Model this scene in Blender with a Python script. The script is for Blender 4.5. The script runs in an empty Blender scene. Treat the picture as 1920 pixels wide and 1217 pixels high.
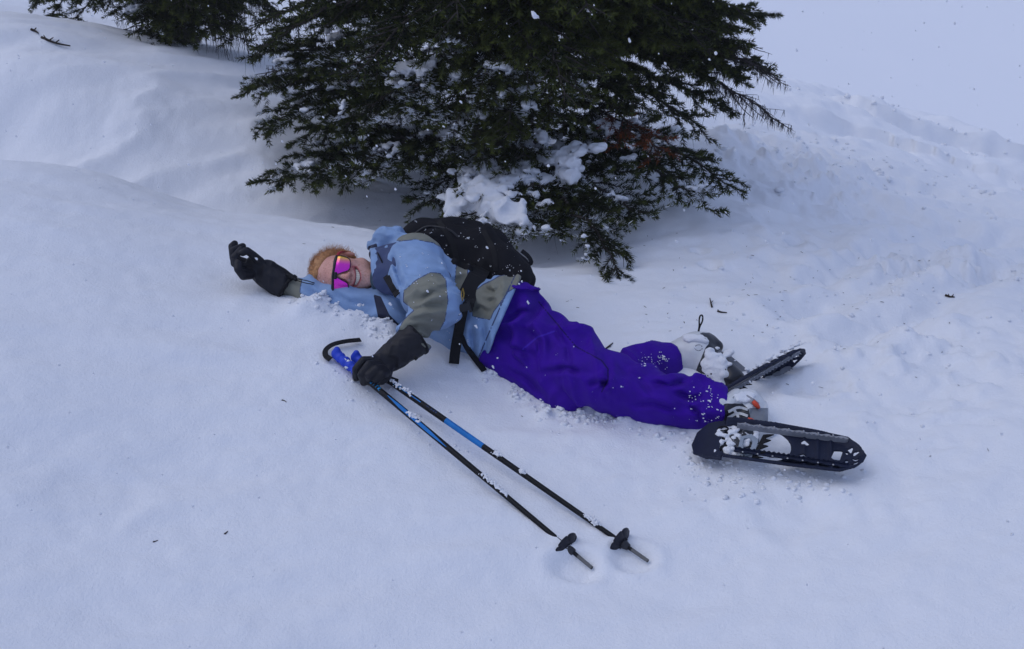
import bpy, math, random
import numpy as np
from mathutils import Vector, Matrix

# ------------------------------------------------------------------ camera, light, exposure
scene = bpy.context.scene
COL = scene.collection
CAM_H, PITCH, HFOV = 1.75, math.radians(28.0), math.radians(54.0)
cam_data = bpy.data.cameras.new('camera')
cam_data.sensor_fit = 'HORIZONTAL'
cam_data.angle = HFOV
cam_data.clip_start, cam_data.clip_end = 0.05, 5000
cam = bpy.data.objects.new('camera', cam_data)
cam.location = (0, 0, CAM_H)
cam.rotation_euler = (math.radians(90) - PITCH, 0, 0)
COL.objects.link(cam)
scene.camera = cam

SUN_EL, SUN_AZ = math.radians(55), math.radians(-84)      # azimuth measured from +Y, positive to +X
world = bpy.data.worlds.new('World')
scene.world = world
world.use_nodes = True
wn = world.node_tree
bg = wn.nodes['Background']
sky = wn.nodes.new('ShaderNodeTexSky')
sky.sky_type = 'NISHITA'
sky.sun_disc = False
sky.sun_elevation = SUN_EL
sky.sun_rotation = SUN_AZ
sky.air_density, sky.dust_density, sky.ozone_density = 1.0, 4.0, 1.0
cloud = wn.nodes.new('ShaderNodeMix')                      # an even overcast veil over the blue sky
cloud.data_type = 'RGBA'
cloud.inputs['Factor'].default_value = 0.8
cloud.inputs['B'].default_value = (4.3, 5.4, 8.8, 1)
wn.links.new(sky.outputs['Color'], cloud.inputs['A'])
wn.links.new(cloud.outputs['Result'], bg.inputs['Color'])
bg.inputs['Strength'].default_value = 0.1

sun_data = bpy.data.lights.new('sun', 'SUN')
sun_data.energy = 0.9
sun_data.angle = math.radians(60)
sun_data.color = (1.0, 0.98, 0.97)
sun = bpy.data.objects.new('sun', sun_data)
sd = Vector((math.sin(SUN_AZ) * math.cos(SUN_EL), math.cos(SUN_AZ) * math.cos(SUN_EL), math.sin(SUN_EL)))
sun.rotation_euler = (-sd).to_track_quat('-Z', 'Y').to_euler()
sun.location = sd * 20
COL.objects.link(sun)

vs = scene.view_settings
vs.view_transform, vs.look, vs.gamma, vs.use_curve_mapping = 'Standard', 'None', 1.0, False
vs.exposure = -0.295
scene.cycles.use_denoising = True
scene.cycles.max_bounces = 8
scene.cycles.diffuse_bounces = 4
scene.cycles.volume_bounces = 4

# ------------------------------------------------------------------ geometry helpers
F = 960.0 / math.tan(HFOV / 2)
CAMP = np.array([0, 0, CAM_H])
FW = np.array([0, math.cos(PITCH), -math.sin(PITCH)])
UP = np.array([0, math.sin(PITCH), math.cos(PITCH)])
RT = np.array([1.0, 0, 0])


def PT(px, py, D):
    """photo pixel + distance along the lens axis -> point in the place"""
    return CAMP + D * (FW + (px - 960) / F * RT + (608.5 - py) / F * UP)


def PIX(P):
    q = P - CAMP
    D = q @ FW
    return 960 + F * (q @ RT) / D, 608.5 - F * (q @ UP) / D, D


def CB(r, u, t):
    """direction: right, up, towards the viewer"""
    v = r * RT + u * UP - t * FW
    return v / np.linalg.norm(v)


def PZ(px, py, z):
    d = FW + (px - 960) / F * RT + (608.5 - py) / F * UP
    return CAMP + d * ((z - CAM_H) / d[2])


def unit(v):
    v = np.asarray(v, float)
    return v / np.linalg.norm(v)


def vnoise(p, seed=0):
    p = np.asarray(p, np.float64)
    i = np.floor(p).astype(np.int64)
    f = p - i
    u = f * f * f * (f * (f * 6 - 15) + 10)
    dim = p.shape[-1]
    pr = (374761393, 668265263, 1274126177)
    out = 0
    for c in range(1 << dim):
        h = np.full(p.shape[:-1], seed * 7919 + 101, np.int64)
        w = 1.0
        for k in range(dim):
            b = (c >> k) & 1
            h = h + (i[..., k] + b) * pr[k]
            w = w * (u[..., k] if b else 1 - u[..., k])
        h = h & 0xFFFFFFFF
        h = ((h ^ (h >> 13)) * 1274126177) & 0xFFFFFFFF
        h = ((h ^ (h >> 16)) * 2246822519) & 0xFFFFFFFF
        h = h ^ (h >> 15)
        out = out + w * ((h & 0xFFFF) / 32767.5 - 1.0)
    return out


def fbm(p, seed=0, octaves=4, gain=0.5, lac=2.03):
    out, a = 0, 1.0
    for o in range(octaves):
        out = out + a * vnoise(p * (lac ** o) + 13.7 * o, seed + o)
        a *= gain
    return out


def sstep(e0, e1, x):
    t = np.clip((x - e0) / (e1 - e0), 0, 1)
    return t * t * (3 - 2 * t)


def mesh_np(name, verts, faces, smooth=True):
    """faces: (n,3) or (n,4) int array"""
    verts = np.asarray(verts, np.float32)
    faces = np.asarray(faces, np.int32)
    me = bpy.data.meshes.new(name)
    k = faces.shape[1]
    me.vertices.add(len(verts))
    me.vertices.foreach_set('co', verts.ravel())
    me.loops.add(faces.size)
    me.loops.foreach_set('vertex_index', faces.ravel())
    me.polygons.add(len(faces))
    me.polygons.foreach_set('loop_start', np.arange(0, faces.size, k, dtype=np.int32))
    me.polygons.foreach_set('use_smooth', np.full(len(faces), smooth))
    me.update(calc_edges=True)
    me.validate()
    return me


def link(name, me, material=None, parent=None, label=None, cat=None, group=None, kind=None):
    o = bpy.data.objects.new(name, me)
    COL.objects.link(o)
    if material is not None and me is not None:
        if not me.materials:
            me.materials.append(material)
    if parent is not None:
        o.parent = parent
        if parent.type == 'EMPTY':                            # meshes are laid out in place, the Empty marks the thing's base
            o.matrix_parent_inverse = Matrix.Translation(-Vector(parent.location))
    for k, v in (('label', label), ('category', cat), ('group', group), ('kind', kind)):
        if v:
            o[k] = v
    return o


def thing(name, loc, label, cat, group=None):
    o = bpy.data.objects.new(name, None)
    o.location = tuple(loc)
    o.empty_display_size = 0.1
    COL.objects.link(o)
    o['label'], o['category'] = label, cat
    if group:
        o['group'] = group
    return o


class MB:
    """collects polygons of any size for one mesh"""

    def __init__(self):
        self.v, self.f = [], []

    def add(self, vs, fs):
        b = len(self.v)
        self.v.extend([tuple(map(float, q)) for q in vs])
        self.f.extend([tuple(i + b for i in q) for q in fs])
        return self

    def tube(self, pts, rad, n=10, caps=True):
        pts = [np.asarray(p, float) for p in pts]
        rad = [rad] * len(pts) if np.isscalar(rad) else rad
        vs, fs = [], []
        t0 = unit(pts[1] - pts[0])
        a = unit(np.cross(t0, (0, 0, 1) if abs(t0[2]) < 0.9 else (1, 0, 0)))
        for i, p in enumerate(pts):
            t = unit(pts[min(i + 1, len(pts) - 1)] - pts[max(i - 1, 0)])
            a = unit(a - t * (a @ t))
            b = np.cross(t, a)
            for k in range(n):
                ang = 2 * math.pi * k / n
                vs.append(p + rad[i] * (math.cos(ang) * a + math.sin(ang) * b))
        for i in range(len(pts) - 1):
            for k in range(n):
                k2 = (k + 1) % n
                fs.append((i * n + k, i * n + k2, (i + 1) * n + k2, (i + 1) * n + k))
        if caps:
            fs.append(tuple(range(n - 1, -1, -1)))
            fs.append(tuple((len(pts) - 1) * n + k for k in range(n)))
        return self.add(vs, fs)

    def ribbon(self, pts, w, nrm, th=0.002):
        """flat webbing: width w across, thickness th along nrm"""
        pts = [np.asarray(p, float) for p in pts]
        nr = [np.asarray(nrm, float)] * len(pts) if np.ndim(nrm) == 1 else [np.asarray(q, float) for q in nrm]
        vs, fs = [], []
        for i, p in enumerate(pts):
            t = unit(pts[min(i + 1, len(pts) - 1)] - pts[max(i - 1, 0)])
            s = unit(np.cross(t, nr[i]))
            m = unit(np.cross(s, t))
            for a, b in ((-1, -1), (1, -1), (1, 1), (-1, 1)):
                vs.append(p + s * a * w / 2 + m * b * th / 2)
        for i in range(len(pts) - 1):
            for k in range(4):
                k2 = (k + 1) % 4
                fs.append((i * 4 + k, i * 4 + k2, i * 4 + 4 + k2, i * 4 + 4 + k))
        e = (len(pts) - 1) * 4
        fs += [(3, 2, 1, 0), (e, e + 1, e + 2, e + 3)]
        return self.add(vs, fs)

    def prism(self, poly, o, ex, ey, th):
        """outline poly (2D) in plane o,ex,ey extruded by th along ex x ey"""
        o, ex, ey = (np.asarray(q, float) for q in (o, ex, ey))
        ez = np.cross(ex, ey)
        n = len(poly)
        vs = [o + a * ex + b * ey - ez * th / 2 for a, b in poly] + [o + a * ex + b * ey + ez * th / 2 for a, b in poly]
        fs = [tuple(range(n - 1, -1, -1)), tuple(range(n, 2 * n))]
        fs += [(k, (k + 1) % n, n + (k + 1) % n, n + k) for k in range(n)]
        return self.add(vs, fs)

    def build(self, name, smooth=True):
        me = bpy.data.meshes.new(name)
        me.from_pydata(self.v, [], self.f)
        me.polygons.foreach_set('use_smooth', np.full(len(me.polygons), smooth))
        me.update()
        return me


def smooth_path(pts, n=40):
    """Catmull-Rom through the points"""
    pts = [np.asarray(p, float) for p in pts]
    P = [2 * pts[0] - pts[1]] + pts + [2 * pts[-1] - pts[-2]]
    out = []
    m = len(pts) - 1
    for s in np.linspace(0, m, n):
        i = min(int(s), m - 1)
        t = s - i
        a, b, c, d = P[i], P[i + 1], P[i + 2], P[i + 3]
        out.append(0.5 * (2 * b + (c - a) * t + (2 * a - 5 * b + 4 * c - d) * t * t + (3 * b - a - 3 * c + d) * t ** 3))
    return out


# --- signed-distance modelling: f(P)->distance, skinned into one continuous surface
def sd_cone(P, a, b, r1, r2, axis=None, s=1.0):
    a, b = np.asarray(a, float), np.asarray(b, float)
    pa, ba = P - a, b - a
    h = np.clip((pa @ ba) / (ba @ ba), 0, 1)
    q = pa - h[:, None] * ba
    d2 = np.einsum('ij,ij->i', q, q)
    if axis is not None:
        c = q @ np.asarray(axis)
        d2 = d2 - c * c + (c / s) ** 2
    return np.sqrt(np.maximum(d2, 1e-12)) - (r1 + (r2 - r1) * h)


def sd_ell(P, c, r, M=None):
    q = P - np.asarray(c)
    if M is not None:
        q = q @ np.asarray(M).T
    r = np.asarray(r, float)
    k0 = np.linalg.norm(q / r, axis=1)
    k1 = np.linalg.norm(q / (r * r), axis=1) + 1e-9
    return k0 * (k0 - 1.0) / k1


def sd_box(q, half, rnd):
    d = np.abs(q) - (np.asarray(half) - rnd)
    return np.linalg.norm(np.maximum(d, 0), axis=1) + np.minimum(d.max(axis=1), 0) - rnd


def smin(a, b, k):
    h = np.clip(0.5 + 0.5 * (b - a) / k, 0, 1)
    return b + (a - b) * h - k * h * (1 - h)


def smax(a, b, k):
    return -smin(-a, -b, k)


def sd_poly(x, y, poly):
    """signed distance to a 2D polygon, negative inside"""
    poly = np.asarray(poly, float)
    d = np.full(x.shape, 1e18)
    ins = np.zeros(x.shape, bool)
    n = len(poly)
    for i in range(n):
        ax, ay = poly[i]
        bx, by = poly[(i + 1) % n]
        ex, ey = bx - ax, by - ay
        wx, wy = x - ax, y - ay
        t = np.clip((wx * ex + wy * ey) / (ex * ex + ey * ey + 1e-12), 0, 1)
        d = np.minimum(d, (wx - ex * t) ** 2 + (wy - ey * t) ** 2)
        c = ((ay > y) != (by > y)) & (x < ex * (y - ay) / (ey + 1e-18) + ax)
        ins ^= c
    d = np.sqrt(d)
    return np.where(ins, -d, d)


def isosurf(f, lo, hi, h, B=8):
    lo, hi = np.asarray(lo, float), np.asarray(hi, float)
    n = np.maximum(1, np.ceil((hi - lo) / (h * B)).astype(int))
    g = np.stack(np.meshgrid(*[np.arange(k) for k in n], indexing='ij'), -1).reshape(-1, 3)

    def ev(P):
        return np.concatenate([f(P[i:i + 150000]) for i in range(0, len(P), 150000)])
    d = ev(lo + (g + 0.5) * B * h)
    g = g[np.abs(d) < B * h * 1.5 + 0.012]
    r = np.arange(B + 1)
    loc = np.stack(np.meshgrid(r, r, r, indexing='ij'), -1).reshape(-1, 3)
    S = g[:, None, :] * B + loc[None]
    V = ev((lo + S * h).reshape(-1, 3)).reshape(len(g), B + 1, B + 1, B + 1)
    return skin_blocks(V, g, n, lo, h, B)


def blob_surface(C, R, h, squash=.6, k=.004, B=6, noise_amp=.3, seed=0):
    """many soft clods fused into one surface (packed snow)"""
    C, R = np.asarray(C, float), np.asarray(R, float)
    pad = R.max() + 3 * h + .012
    lo = C.min(0) - pad
    n = np.maximum(1, np.ceil((C.max(0) + pad - lo) / (h * B)).astype(int))
    lists = {}
    bs = B * h
    for i, (c, r) in enumerate(zip(C, R)):
        a = np.floor((c - r - .012 - lo) / bs).astype(int)
        b = np.floor((c + r + .012 - lo) / bs).astype(int)
        for x in range(a[0], b[0] + 1):
            for y in range(a[1], b[1] + 1):
                for z in range(a[2], b[2] + 1):
                    lists.setdefault((x, y, z), []).append(i)
    g = np.array(sorted(lists))
    r_ = np.arange(B + 1)
    loc = np.stack(np.meshgrid(r_, r_, r_, indexing='ij'), -1).reshape(-1, 3)
    V = np.empty((len(g), (B + 1) ** 3))
    sc = np.array([1, 1, 1 / squash])
    for j, key in enumerate(map(tuple, g)):
        P = lo + (np.array(key) * B + loc) * h
        ids = lists[key]
        d = np.linalg.norm((P[:, None] - C[ids][None]) * sc, axis=2) - R[ids][None]
        m = d.min(1)
        V[j] = m - k * np.log(np.exp(-(d - m[:, None]) / k).sum(1))
    P = (lo + (g[:, None] * B + loc[None]) * h).reshape(-1, 3)
    V = V - (noise_amp * R.mean() * fbm(P * (.55 / R.mean()), seed, 2)).reshape(V.shape)
    return skin_blocks(V.reshape(len(g), B + 1, B + 1, B + 1), g, n, lo, h, B)


def skin_blocks(V, g, n, lo, h, B):
    cor = [V[:, a:B + a, b:B + b, c:B + c] for a in (0, 1) for b in (0, 1) for c in (0, 1)]
    neg = sum((q < 0).astype(np.int8) for q in cor)
    mask = (neg > 0) & (neg < 8)
    bi, ci, cj, ck = np.nonzero(mask)
    vals = np.stack([q[mask] for q in cor], 1)
    offs = np.array([(a, b, c) for a in (0, 1) for b in (0, 1) for c in (0, 1)], float)
    acc, cnt = np.zeros((len(vals), 3)), np.zeros(len(vals))
    for e0 in range(8):
        for e1 in range(e0 + 1, 8):
            if np.abs(offs[e0] - offs[e1]).sum() == 1:
                v0, v1 = vals[:, e0], vals[:, e1]
                m = (v0 < 0) != (v1 < 0)
                t = np.where(m, v0 / np.where(m, v0 - v1, 1), 0)
                acc += np.where(m[:, None], offs[e0] + t[:, None] * (offs[e1] - offs[e0]), 0)
                cnt += m
    cell = g[bi] * B + np.stack([ci, cj, ck], 1)
    verts = lo + (cell + acc / cnt[:, None]) * h
    N = (n + 2) * B + 4

    def key(c):
        c = c.astype(np.int64) + B + 1
        return (c[:, 0] * N[1] + c[:, 1]) * N[2] + c[:, 2]
    K = key(cell)
    order = np.argsort(K)
    Ks = K[order]
    faces = []
    for ax in range(3):
        a1 = [0, 0, 0]
        a1[ax] = 1
        v0 = V[:, :B, :B, :B]
        v1 = V[:, a1[0]:B + a1[0], a1[1]:B + a1[1], a1[2]:B + a1[2]]
        m = (v0 < 0) != (v1 < 0)
        b_, i_, j_, k_ = np.nonzero(m)
        s = g[b_] * B + np.stack([i_, j_, k_], 1)
        o1, o2 = [0, 0, 0], [0, 0, 0]
        o1[(ax + 1) % 3] = 1
        o2[(ax + 2) % 3] = 1
        o1, o2 = np.array(o1), np.array(o2)
        quad = []
        ok = np.ones(len(s), bool)
        for off in (0 * o1, o1, o1 + o2, o2):
            kk = key(s - off)
            p = np.clip(np.searchsorted(Ks, kk), 0, len(Ks) - 1)
            ok &= Ks[p] == kk
            quad.append(order[p])
        q = np.stack(quad, 1)
        flip = v0[m] < 0
        q[~flip] = q[~flip][:, ::-1]
        faces.append(q[ok])
    return verts, np.concatenate(faces)


def sdf_mesh(name, f, lo, hi, h):
    v, q = isosurf(f, lo, hi, h)
    return mesh_np(name, v, q), v


def attr(me, name, vals):
    a = me.attributes.new(name, 'FLOAT', 'POINT')
    a.data.foreach_set('value', np.asarray(vals, np.float32))


def attr_col(me, name, rgb):
    a = me.attributes.new(name, 'FLOAT_COLOR', 'POINT')
    rgba = np.concatenate([rgb, np.ones((len(rgb), 1))], 1).astype(np.float32)
    a.data.foreach_set('color', rgba.ravel())


# ------------------------------------------------------------------ materials
def mat(name, color, rough=0.6, metal=0.0, spec=0.4, var=0.12, vscale=30, bump=0.0, bscale=200, bdist=0.002,
        weave=0.0, col_attr=None, layers=(), dust=0.0, dscale=60, sss=0.0, sheen=0.0):
    """procedural surface; layers = [(attribute, colour)] painted where the attribute is > 0; dust = frost specks"""
    m = bpy.data.materials.new(name)
    m.use_nodes = True
    nt = m.node_tree
    b = nt.nodes['Principled BSDF']
    b.inputs['Roughness'].default_value = rough
    b.inputs['Metallic'].default_value = metal
    b.inputs['Specular IOR Level'].default_value = spec
    if sheen:
        b.inputs['Sheen Weight'].default_value = sheen
    if sss:
        b.inputs['Subsurface Weight'].default_value = sss
        b.inputs['Subsurface Radius'].default_value = (0.01, 0.005, 0.003)
    tc = nt.nodes.new('ShaderNodeTexCoord')
    L = nt.links.new

    def noise(scale, detail=4, rgh=0.55):
        n = nt.nodes.new('ShaderNodeTexNoise')
        n.inputs['Scale'].default_value = scale
        n.inputs['Detail'].default_value = detail
        n.inputs['Roughness'].default_value = rgh
        L(tc.outputs['Object'], n.inputs['Vector'])
        return n

    def mix(fac, a, bcol, blend='MIX'):
        x = nt.nodes.new('ShaderNodeMix')
        x.data_type, x.blend_type = 'RGBA', blend
        for sock, v in (('Factor', fac), ('A', a), ('B', bcol)):
            if isinstance(v, (int, float)):
                x.inputs[sock].default_value = v
            elif isinstance(v, tuple):
                x.inputs[sock].default_value = (*v[:3], 1)
            else:
                L(v, x.inputs[sock])
        return x.outputs['Result']
    if col_attr:
        a = nt.nodes.new('ShaderNodeAttribute')
        a.attribute_name = col_attr
        cur = a.outputs['Color']
    else:
        rgb = nt.nodes.new('ShaderNodeRGB')
        rgb.outputs[0].default_value = (*color, 1)
        cur = rgb.outputs[0]
    for an, c in layers:
        a = nt.nodes.new('ShaderNodeAttribute')
        a.attribute_name = an
        g = nt.nodes.new('ShaderNodeMath')
        g.operation = 'GREATER_THAN'
        L(a.outputs['Fac'], g.inputs[0])
        g.inputs[1].default_value = 0.0
        cur = mix(g.outputs[0], cur, tuple(c))
    if var:
        n = noise(vscale)
        mr = nt.nodes.new('ShaderNodeMapRange')
        mr.inputs['From Min'].default_value, mr.inputs['From Max'].default_value = 0.3, 0.7
        mr.inputs['To Min'].default_value, mr.inputs['To Max'].default_value = 1 - var, 1 + var
        L(n.outputs['Fac'], mr.inputs['Value'])
        sc = nt.nodes.new('ShaderNodeVectorMath')
        sc.operation = 'SCALE'
        L(cur, sc.inputs[0])
        L(mr.outputs[0], sc.inputs['Scale'])
        cur = sc.outputs[0]
    if dust:
        n = noise(dscale, 6, 0.75)
        r = nt.nodes.new('ShaderNodeMapRange')
        r.inputs['From Min'].default_value, r.inputs['From Max'].default_value = 0.72 - dust * 0.25, 0.76 - dust * 0.22
        L(n.outputs['Fac'], r.inputs['Value'])
        cur = mix(r.outputs[0], cur, (0.8, 0.83, 0.88))
    L(cur, b.inputs['Base Color'])
    if bump or weave:
        n = noise(bscale, 5, 0.6)
        h = n.outputs['Fac']
        if weave:
            w = nt.nodes.new('ShaderNodeTexWave')
            w.inputs['Scale'].default_value = 260
            w.inputs['Distortion'].default_value = 1.0
            L(tc.outputs['Object'], w.inputs['Vector'])
            ad = nt.nodes.new('ShaderNodeMath')
            ad.operation = 'MULTIPLY_ADD'
            L(w.outputs['Fac'], ad.inputs[0])
            ad.inputs[1].default_value = weave
            L(h, ad.inputs[2])
            h = ad.outputs[0]
        bp = nt.nodes.new('ShaderNodeBump')
        bp.inputs['Strength'].default_value = max(bump, 0.1)
        bp.inputs['Distance'].default_value = bdist
        L(h, bp.inputs['Height'])
        L(bp.outputs['Normal'], b.inputs['Normal'])
    return m


def snow_mat(name='snow_white', b1=0.5, col=(0.84, 0.86, 0.9)):
    m = bpy.data.materials.new(name)
    m.use_nodes = True
    nt = m.node_tree
    L = nt.links.new
    b = nt.nodes['Principled BSDF']
    b.inputs['Base Color'].default_value = (*col, 1)
    b.inputs['Roughness'].default_value = 0.7
    b.inputs['Specular IOR Level'].default_value = 0.25
    tc = nt.nodes.new('ShaderNodeTexCoord')
    prev = None
    for sc, dist, st in ((30, 0.010, 0.28), (130, 0.005, b1), (480, 0.002, b1 * 1.2)):
        n = nt.nodes.new('ShaderNodeTexNoise')
        n.inputs['Scale'].default_value = sc
        n.inputs['Detail'].default_value = 4
        n.inputs['Roughness'].default_value = 0.6
        L(tc.outputs['Object'], n.inputs['Vector'])
        bp = nt.nodes.new('ShaderNodeBump')
        bp.inputs['Strength'].default_value = st
        bp.inputs['Distance'].default_value = dist
        L(n.outputs['Fac'], bp.inputs['Height'])
        if prev:
            L(prev.outputs['Normal'], bp.inputs['Normal'])
        prev = bp
    L(prev.outputs['Normal'], b.inputs['Normal'])
    return m


SNOW = snow_mat()

# ------------------------------------------------------------------ the snow slope
CP = []
for px, py, z in [(0, 1217, .13), (0, 950, .2), (0, 700, .3), (0, 500, .385), (0, 300, .455), (180, 322, .35), (350, 388, .23),
                  (200, 560, .3), (420, 560, .22), (300, 900, .12), (560, 425, .17), (640, 600, .17), (700, 450, .13),
                  (500, 1217, .04), (600, 800, .1), (860, 700, .05), (900, 1000, .02), (960, 1217, 0), (1000, 565, .04),
                  (1100, 800, .01), (1300, 595, 0), (1300, 920, 0), (1400, 1217, 0), (1600, 760, 0), (1600, 610, -.02),
                  (1920, 1217, .05), (1920, 900, .05), (1920, 700, .05), (1920, 580, 0)]:
    CP.append(PZ(px, py, z))
for px, py, D in [(0, 255, 5.2), (150, 290, 5.0), (300, 335, 4.95), (450, 375, 4.9), (620, 390, 4.9), (800, 410, 4.9), (1000, 490, 4.5),
                  (1200, 520, 4.2), (1400, 500, 4.4), (0, 46, 5.7), (100, 62, 5.7), (210, 99, 5.75), (320, 110, 5.85), (430, 120, 6.1), (0, 160, 5.3), (100, 180, 5.25),
                  (300, 200, 5.35), (430, 250, 5.35), (500, 330, 5.15), (560, 220, 5.8), (0, 25, 7.4), (150, 45, 7.4), (300, 70, 7.5), (620, 120, 7.6), (930, 345, 5.65),
                  (930, 110, 8.6), (1200, 300, 5.7), (1250, 420, 4.85), (1450, 360, 5.5), (1700, 410, 5.6), (1700, 510, 4.6), (1920, 460, 5.2),
                  (1450, 250, 7.2), (1700, 285, 8.7), (1920, 370, 8.2), (1460, 165, 12), (1700, 227, 11.5), (1920, 305, 10.5),
                  (1300, 120, 13), (1000, 60, 13)]:
    CP.append(PT(px, py, D))
for x, y, z in [(-5, 0, .7), (0, -2, .1), (5, 0, .3), (-6, 4, 1.0), (-6, 9, .7), (-3, 11, 0), (0, 15, -2.2), (-5, 15, -1.6), (4.5, 3, .1), (6.5, 5, -.2),
                (8, 8.5, -1.6), (9, 11, -3.4), (5, 14, -4.0), (10, 15, -6.5), (2.5, 17, -5), (0, 20, -6.5), (-8, 20, -5), (6, 20, -8), (14, 20, -10)]:
    CP.append(np.array([x, y, z]))
CP = np.array(CP)


def _tps(r):
    return np.where(r > 1e-9, r * r * np.log(np.maximum(r, 1e-9)), 0)


_n = len(CP)
_A = np.zeros((_n + 3, _n + 3))
_r = np.linalg.norm(CP[:, None, :2] - CP[None, :, :2], axis=2)
_A[:_n, :_n] = _tps(_r) + 0.004 * np.eye(_n)
_A[:_n, _n:] = np.c_[np.ones(_n), CP[:, :2]]
_A[_n:, :_n] = _A[:_n, _n:].T
_W = np.linalg.solve(_A, np.r_[CP[:, 2], 0, 0, 0])


def seg_d(x, y, pts):
    """distance, signed side and run along a ground polyline"""
    best, side, run = np.full(np.shape(x), 1e9), np.zeros(np.shape(x)), np.zeros(np.shape(x))
    acc = 0
    for a, b in zip(pts[:-1], pts[1:]):
        e = b[:2] - a[:2]
        l2 = e @ e
        t = np.clip(((x - a[0]) * e[0] + (y - a[1]) * e[1]) / l2, 0, 1)
        dx, dy = x - a[0] - t * e[0], y - a[1] - t * e[1]
        d = np.hypot(dx, dy)
        m = d < best
        best = np.where(m, d, best)
        side = np.where(m, np.sign(e[0] * dy - e[1] * dx), side)
        run = np.where(m, acc + t * math.sqrt(l2), run)
        acc += math.sqrt(l2)
    return best, side, run


CREST = [np.array(q, float) for q in ((-3.6, 4.1), (-2.3, 4.05), (-1.5, 4.05), (-.6, 4.0), (0, 3.9), (.35, 3.85))]
CREST_L = sum(np.linalg.norm(b - a) for a, b in zip(CREST[:-1], CREST[1:]))


def H0(x, y):
    """smooth lie of the land"""
    xc, yc = np.clip(x, -9, 14), np.clip(y, -4, 20)
    z = _W[_n] + _W[_n + 1] * xc + _W[_n + 2] * yc
    for i in range(_n):
        z = z + _W[i] * _tps(np.hypot(xc - CP[i, 0], yc - CP[i, 1]))
    dy = np.maximum(y - 20, 0)
    d, s, run = seg_d(x, y, CREST)                            # the drift the person lies on drops off behind
    z = z - .13 * sstep(0, .35, d * s) * (1 - sstep(.5, 1.5, d)) * sstep(0, .6, run) * sstep(0, .8, CREST_L - run)
    z = z - 18 * (1 - np.exp(-dy / 22)) - 0.25 * np.maximum(x - 14, 0) * np.exp(-np.maximum(x - 14, 0) / 80) + 3 * (1 - np.exp(-np.maximum(-9 - x, 0) / 20))
    z = z + 3 * (1 - np.exp(-np.maximum(-4 - y, 0) / 25))
    return z


def hit(px, py, Hf=None, lift=0.0):
    """where the sight line through a pixel meets the snow"""
    Hf = Hf or H0
    d = FW + (px - 960) / F * RT + (608.5 - py) / F * UP
    ts = np.concatenate([np.linspace(1.6, 7, 700), np.linspace(7.02, 30, 700)])
    P = CAMP + ts[:, None] * d
    g = P[:, 2] - Hf(P[:, 0], P[:, 1]) - lift
    k = np.argmax(g < 0)
    if g[k] >= 0:
        return P[-1]
    t0, t1 = ts[k - 1], ts[k]
    t = t0 + (t1 - t0) * g[k - 1] / (g[k - 1] - g[k])
    return CAMP + t * d


def gline(*pix):
    return [hit(*p) for p in pix]


TRACK1 = gline((1520, 172), (1570, 192), (1640, 222), (1720, 248), (1800, 272), (1860, 290), (1915, 305))
TRACK2 = gline((1455, 196), (1500, 208), (1560, 226), (1610, 242), (1665, 262))
FURROWS = [gline((1480, 590), (1640, 540), (1760, 470), (1900, 430)), gline((1540, 530), (1680, 470), (1800, 420)),
           gline((1600, 640), (1740, 590), (1880, 500))]
CRACKS = [gline((560, 340), (600, 348), (650, 346), (690, 352)), gline((690, 356), (730, 366), (770, 362))]
ARM_EDGE = gline((565, 582), (620, 580), (660, 588), (705, 612), (745, 650))
LEG_EDGE = gline((925, 690), (985, 720), (1040, 772), (1110, 770), (1190, 785), (1290, 812))
SHOE_EDGE = gline((1330, 885), (1440, 898), (1560, 905))
PITS = [(hit(1495, 455), .055, .05), (hit(1328, 500), .05, .03), (hit(1310, 470), .045, .025), (hit(1620, 395), .06, .03), (hit(1560, 720), .07, .02),
        (hit(1440, 240), .1, .05), (hit(1540, 265), .11, .04), (hit(180, 930), .13, .007), (hit(1480, 965), .12, .008),
        (hit(1510, 735), .08, .02), (hit(1820, 470), .1, .04), (hit(1185, 1042), .06, .02), (hit(1080, 1055), .06, .02)]
LUMPS = [(hit(1640, 340), 1.1, .040), (hit(1430, 270), .55, .045), (hit(1500, 330), .7, .022), (hit(1850, 500), .6, .035), (hit(1780, 610), .6, .02), (hit(1450, 440), .5, .018), (hit(1560, 500), .5, .02),
         (hit(1620, 590), .5, .018), (hit(1450, 590), .4, .016), (hit(1700, 470), .55, .026), (hit(1800, 720), .45, .013), (hit(1740, 780), .4, .007), (hit(1300, 850), .35, .007), (hit(1600, 940), .4, .007),
         (hit(250, 230), .30, .017), (hit(1200, 900), .3, .006), (hit(880, 730), .25, .006), (hit(620, 620), .2, .008), (hit(1740, 250), .9, .03)]


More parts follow.
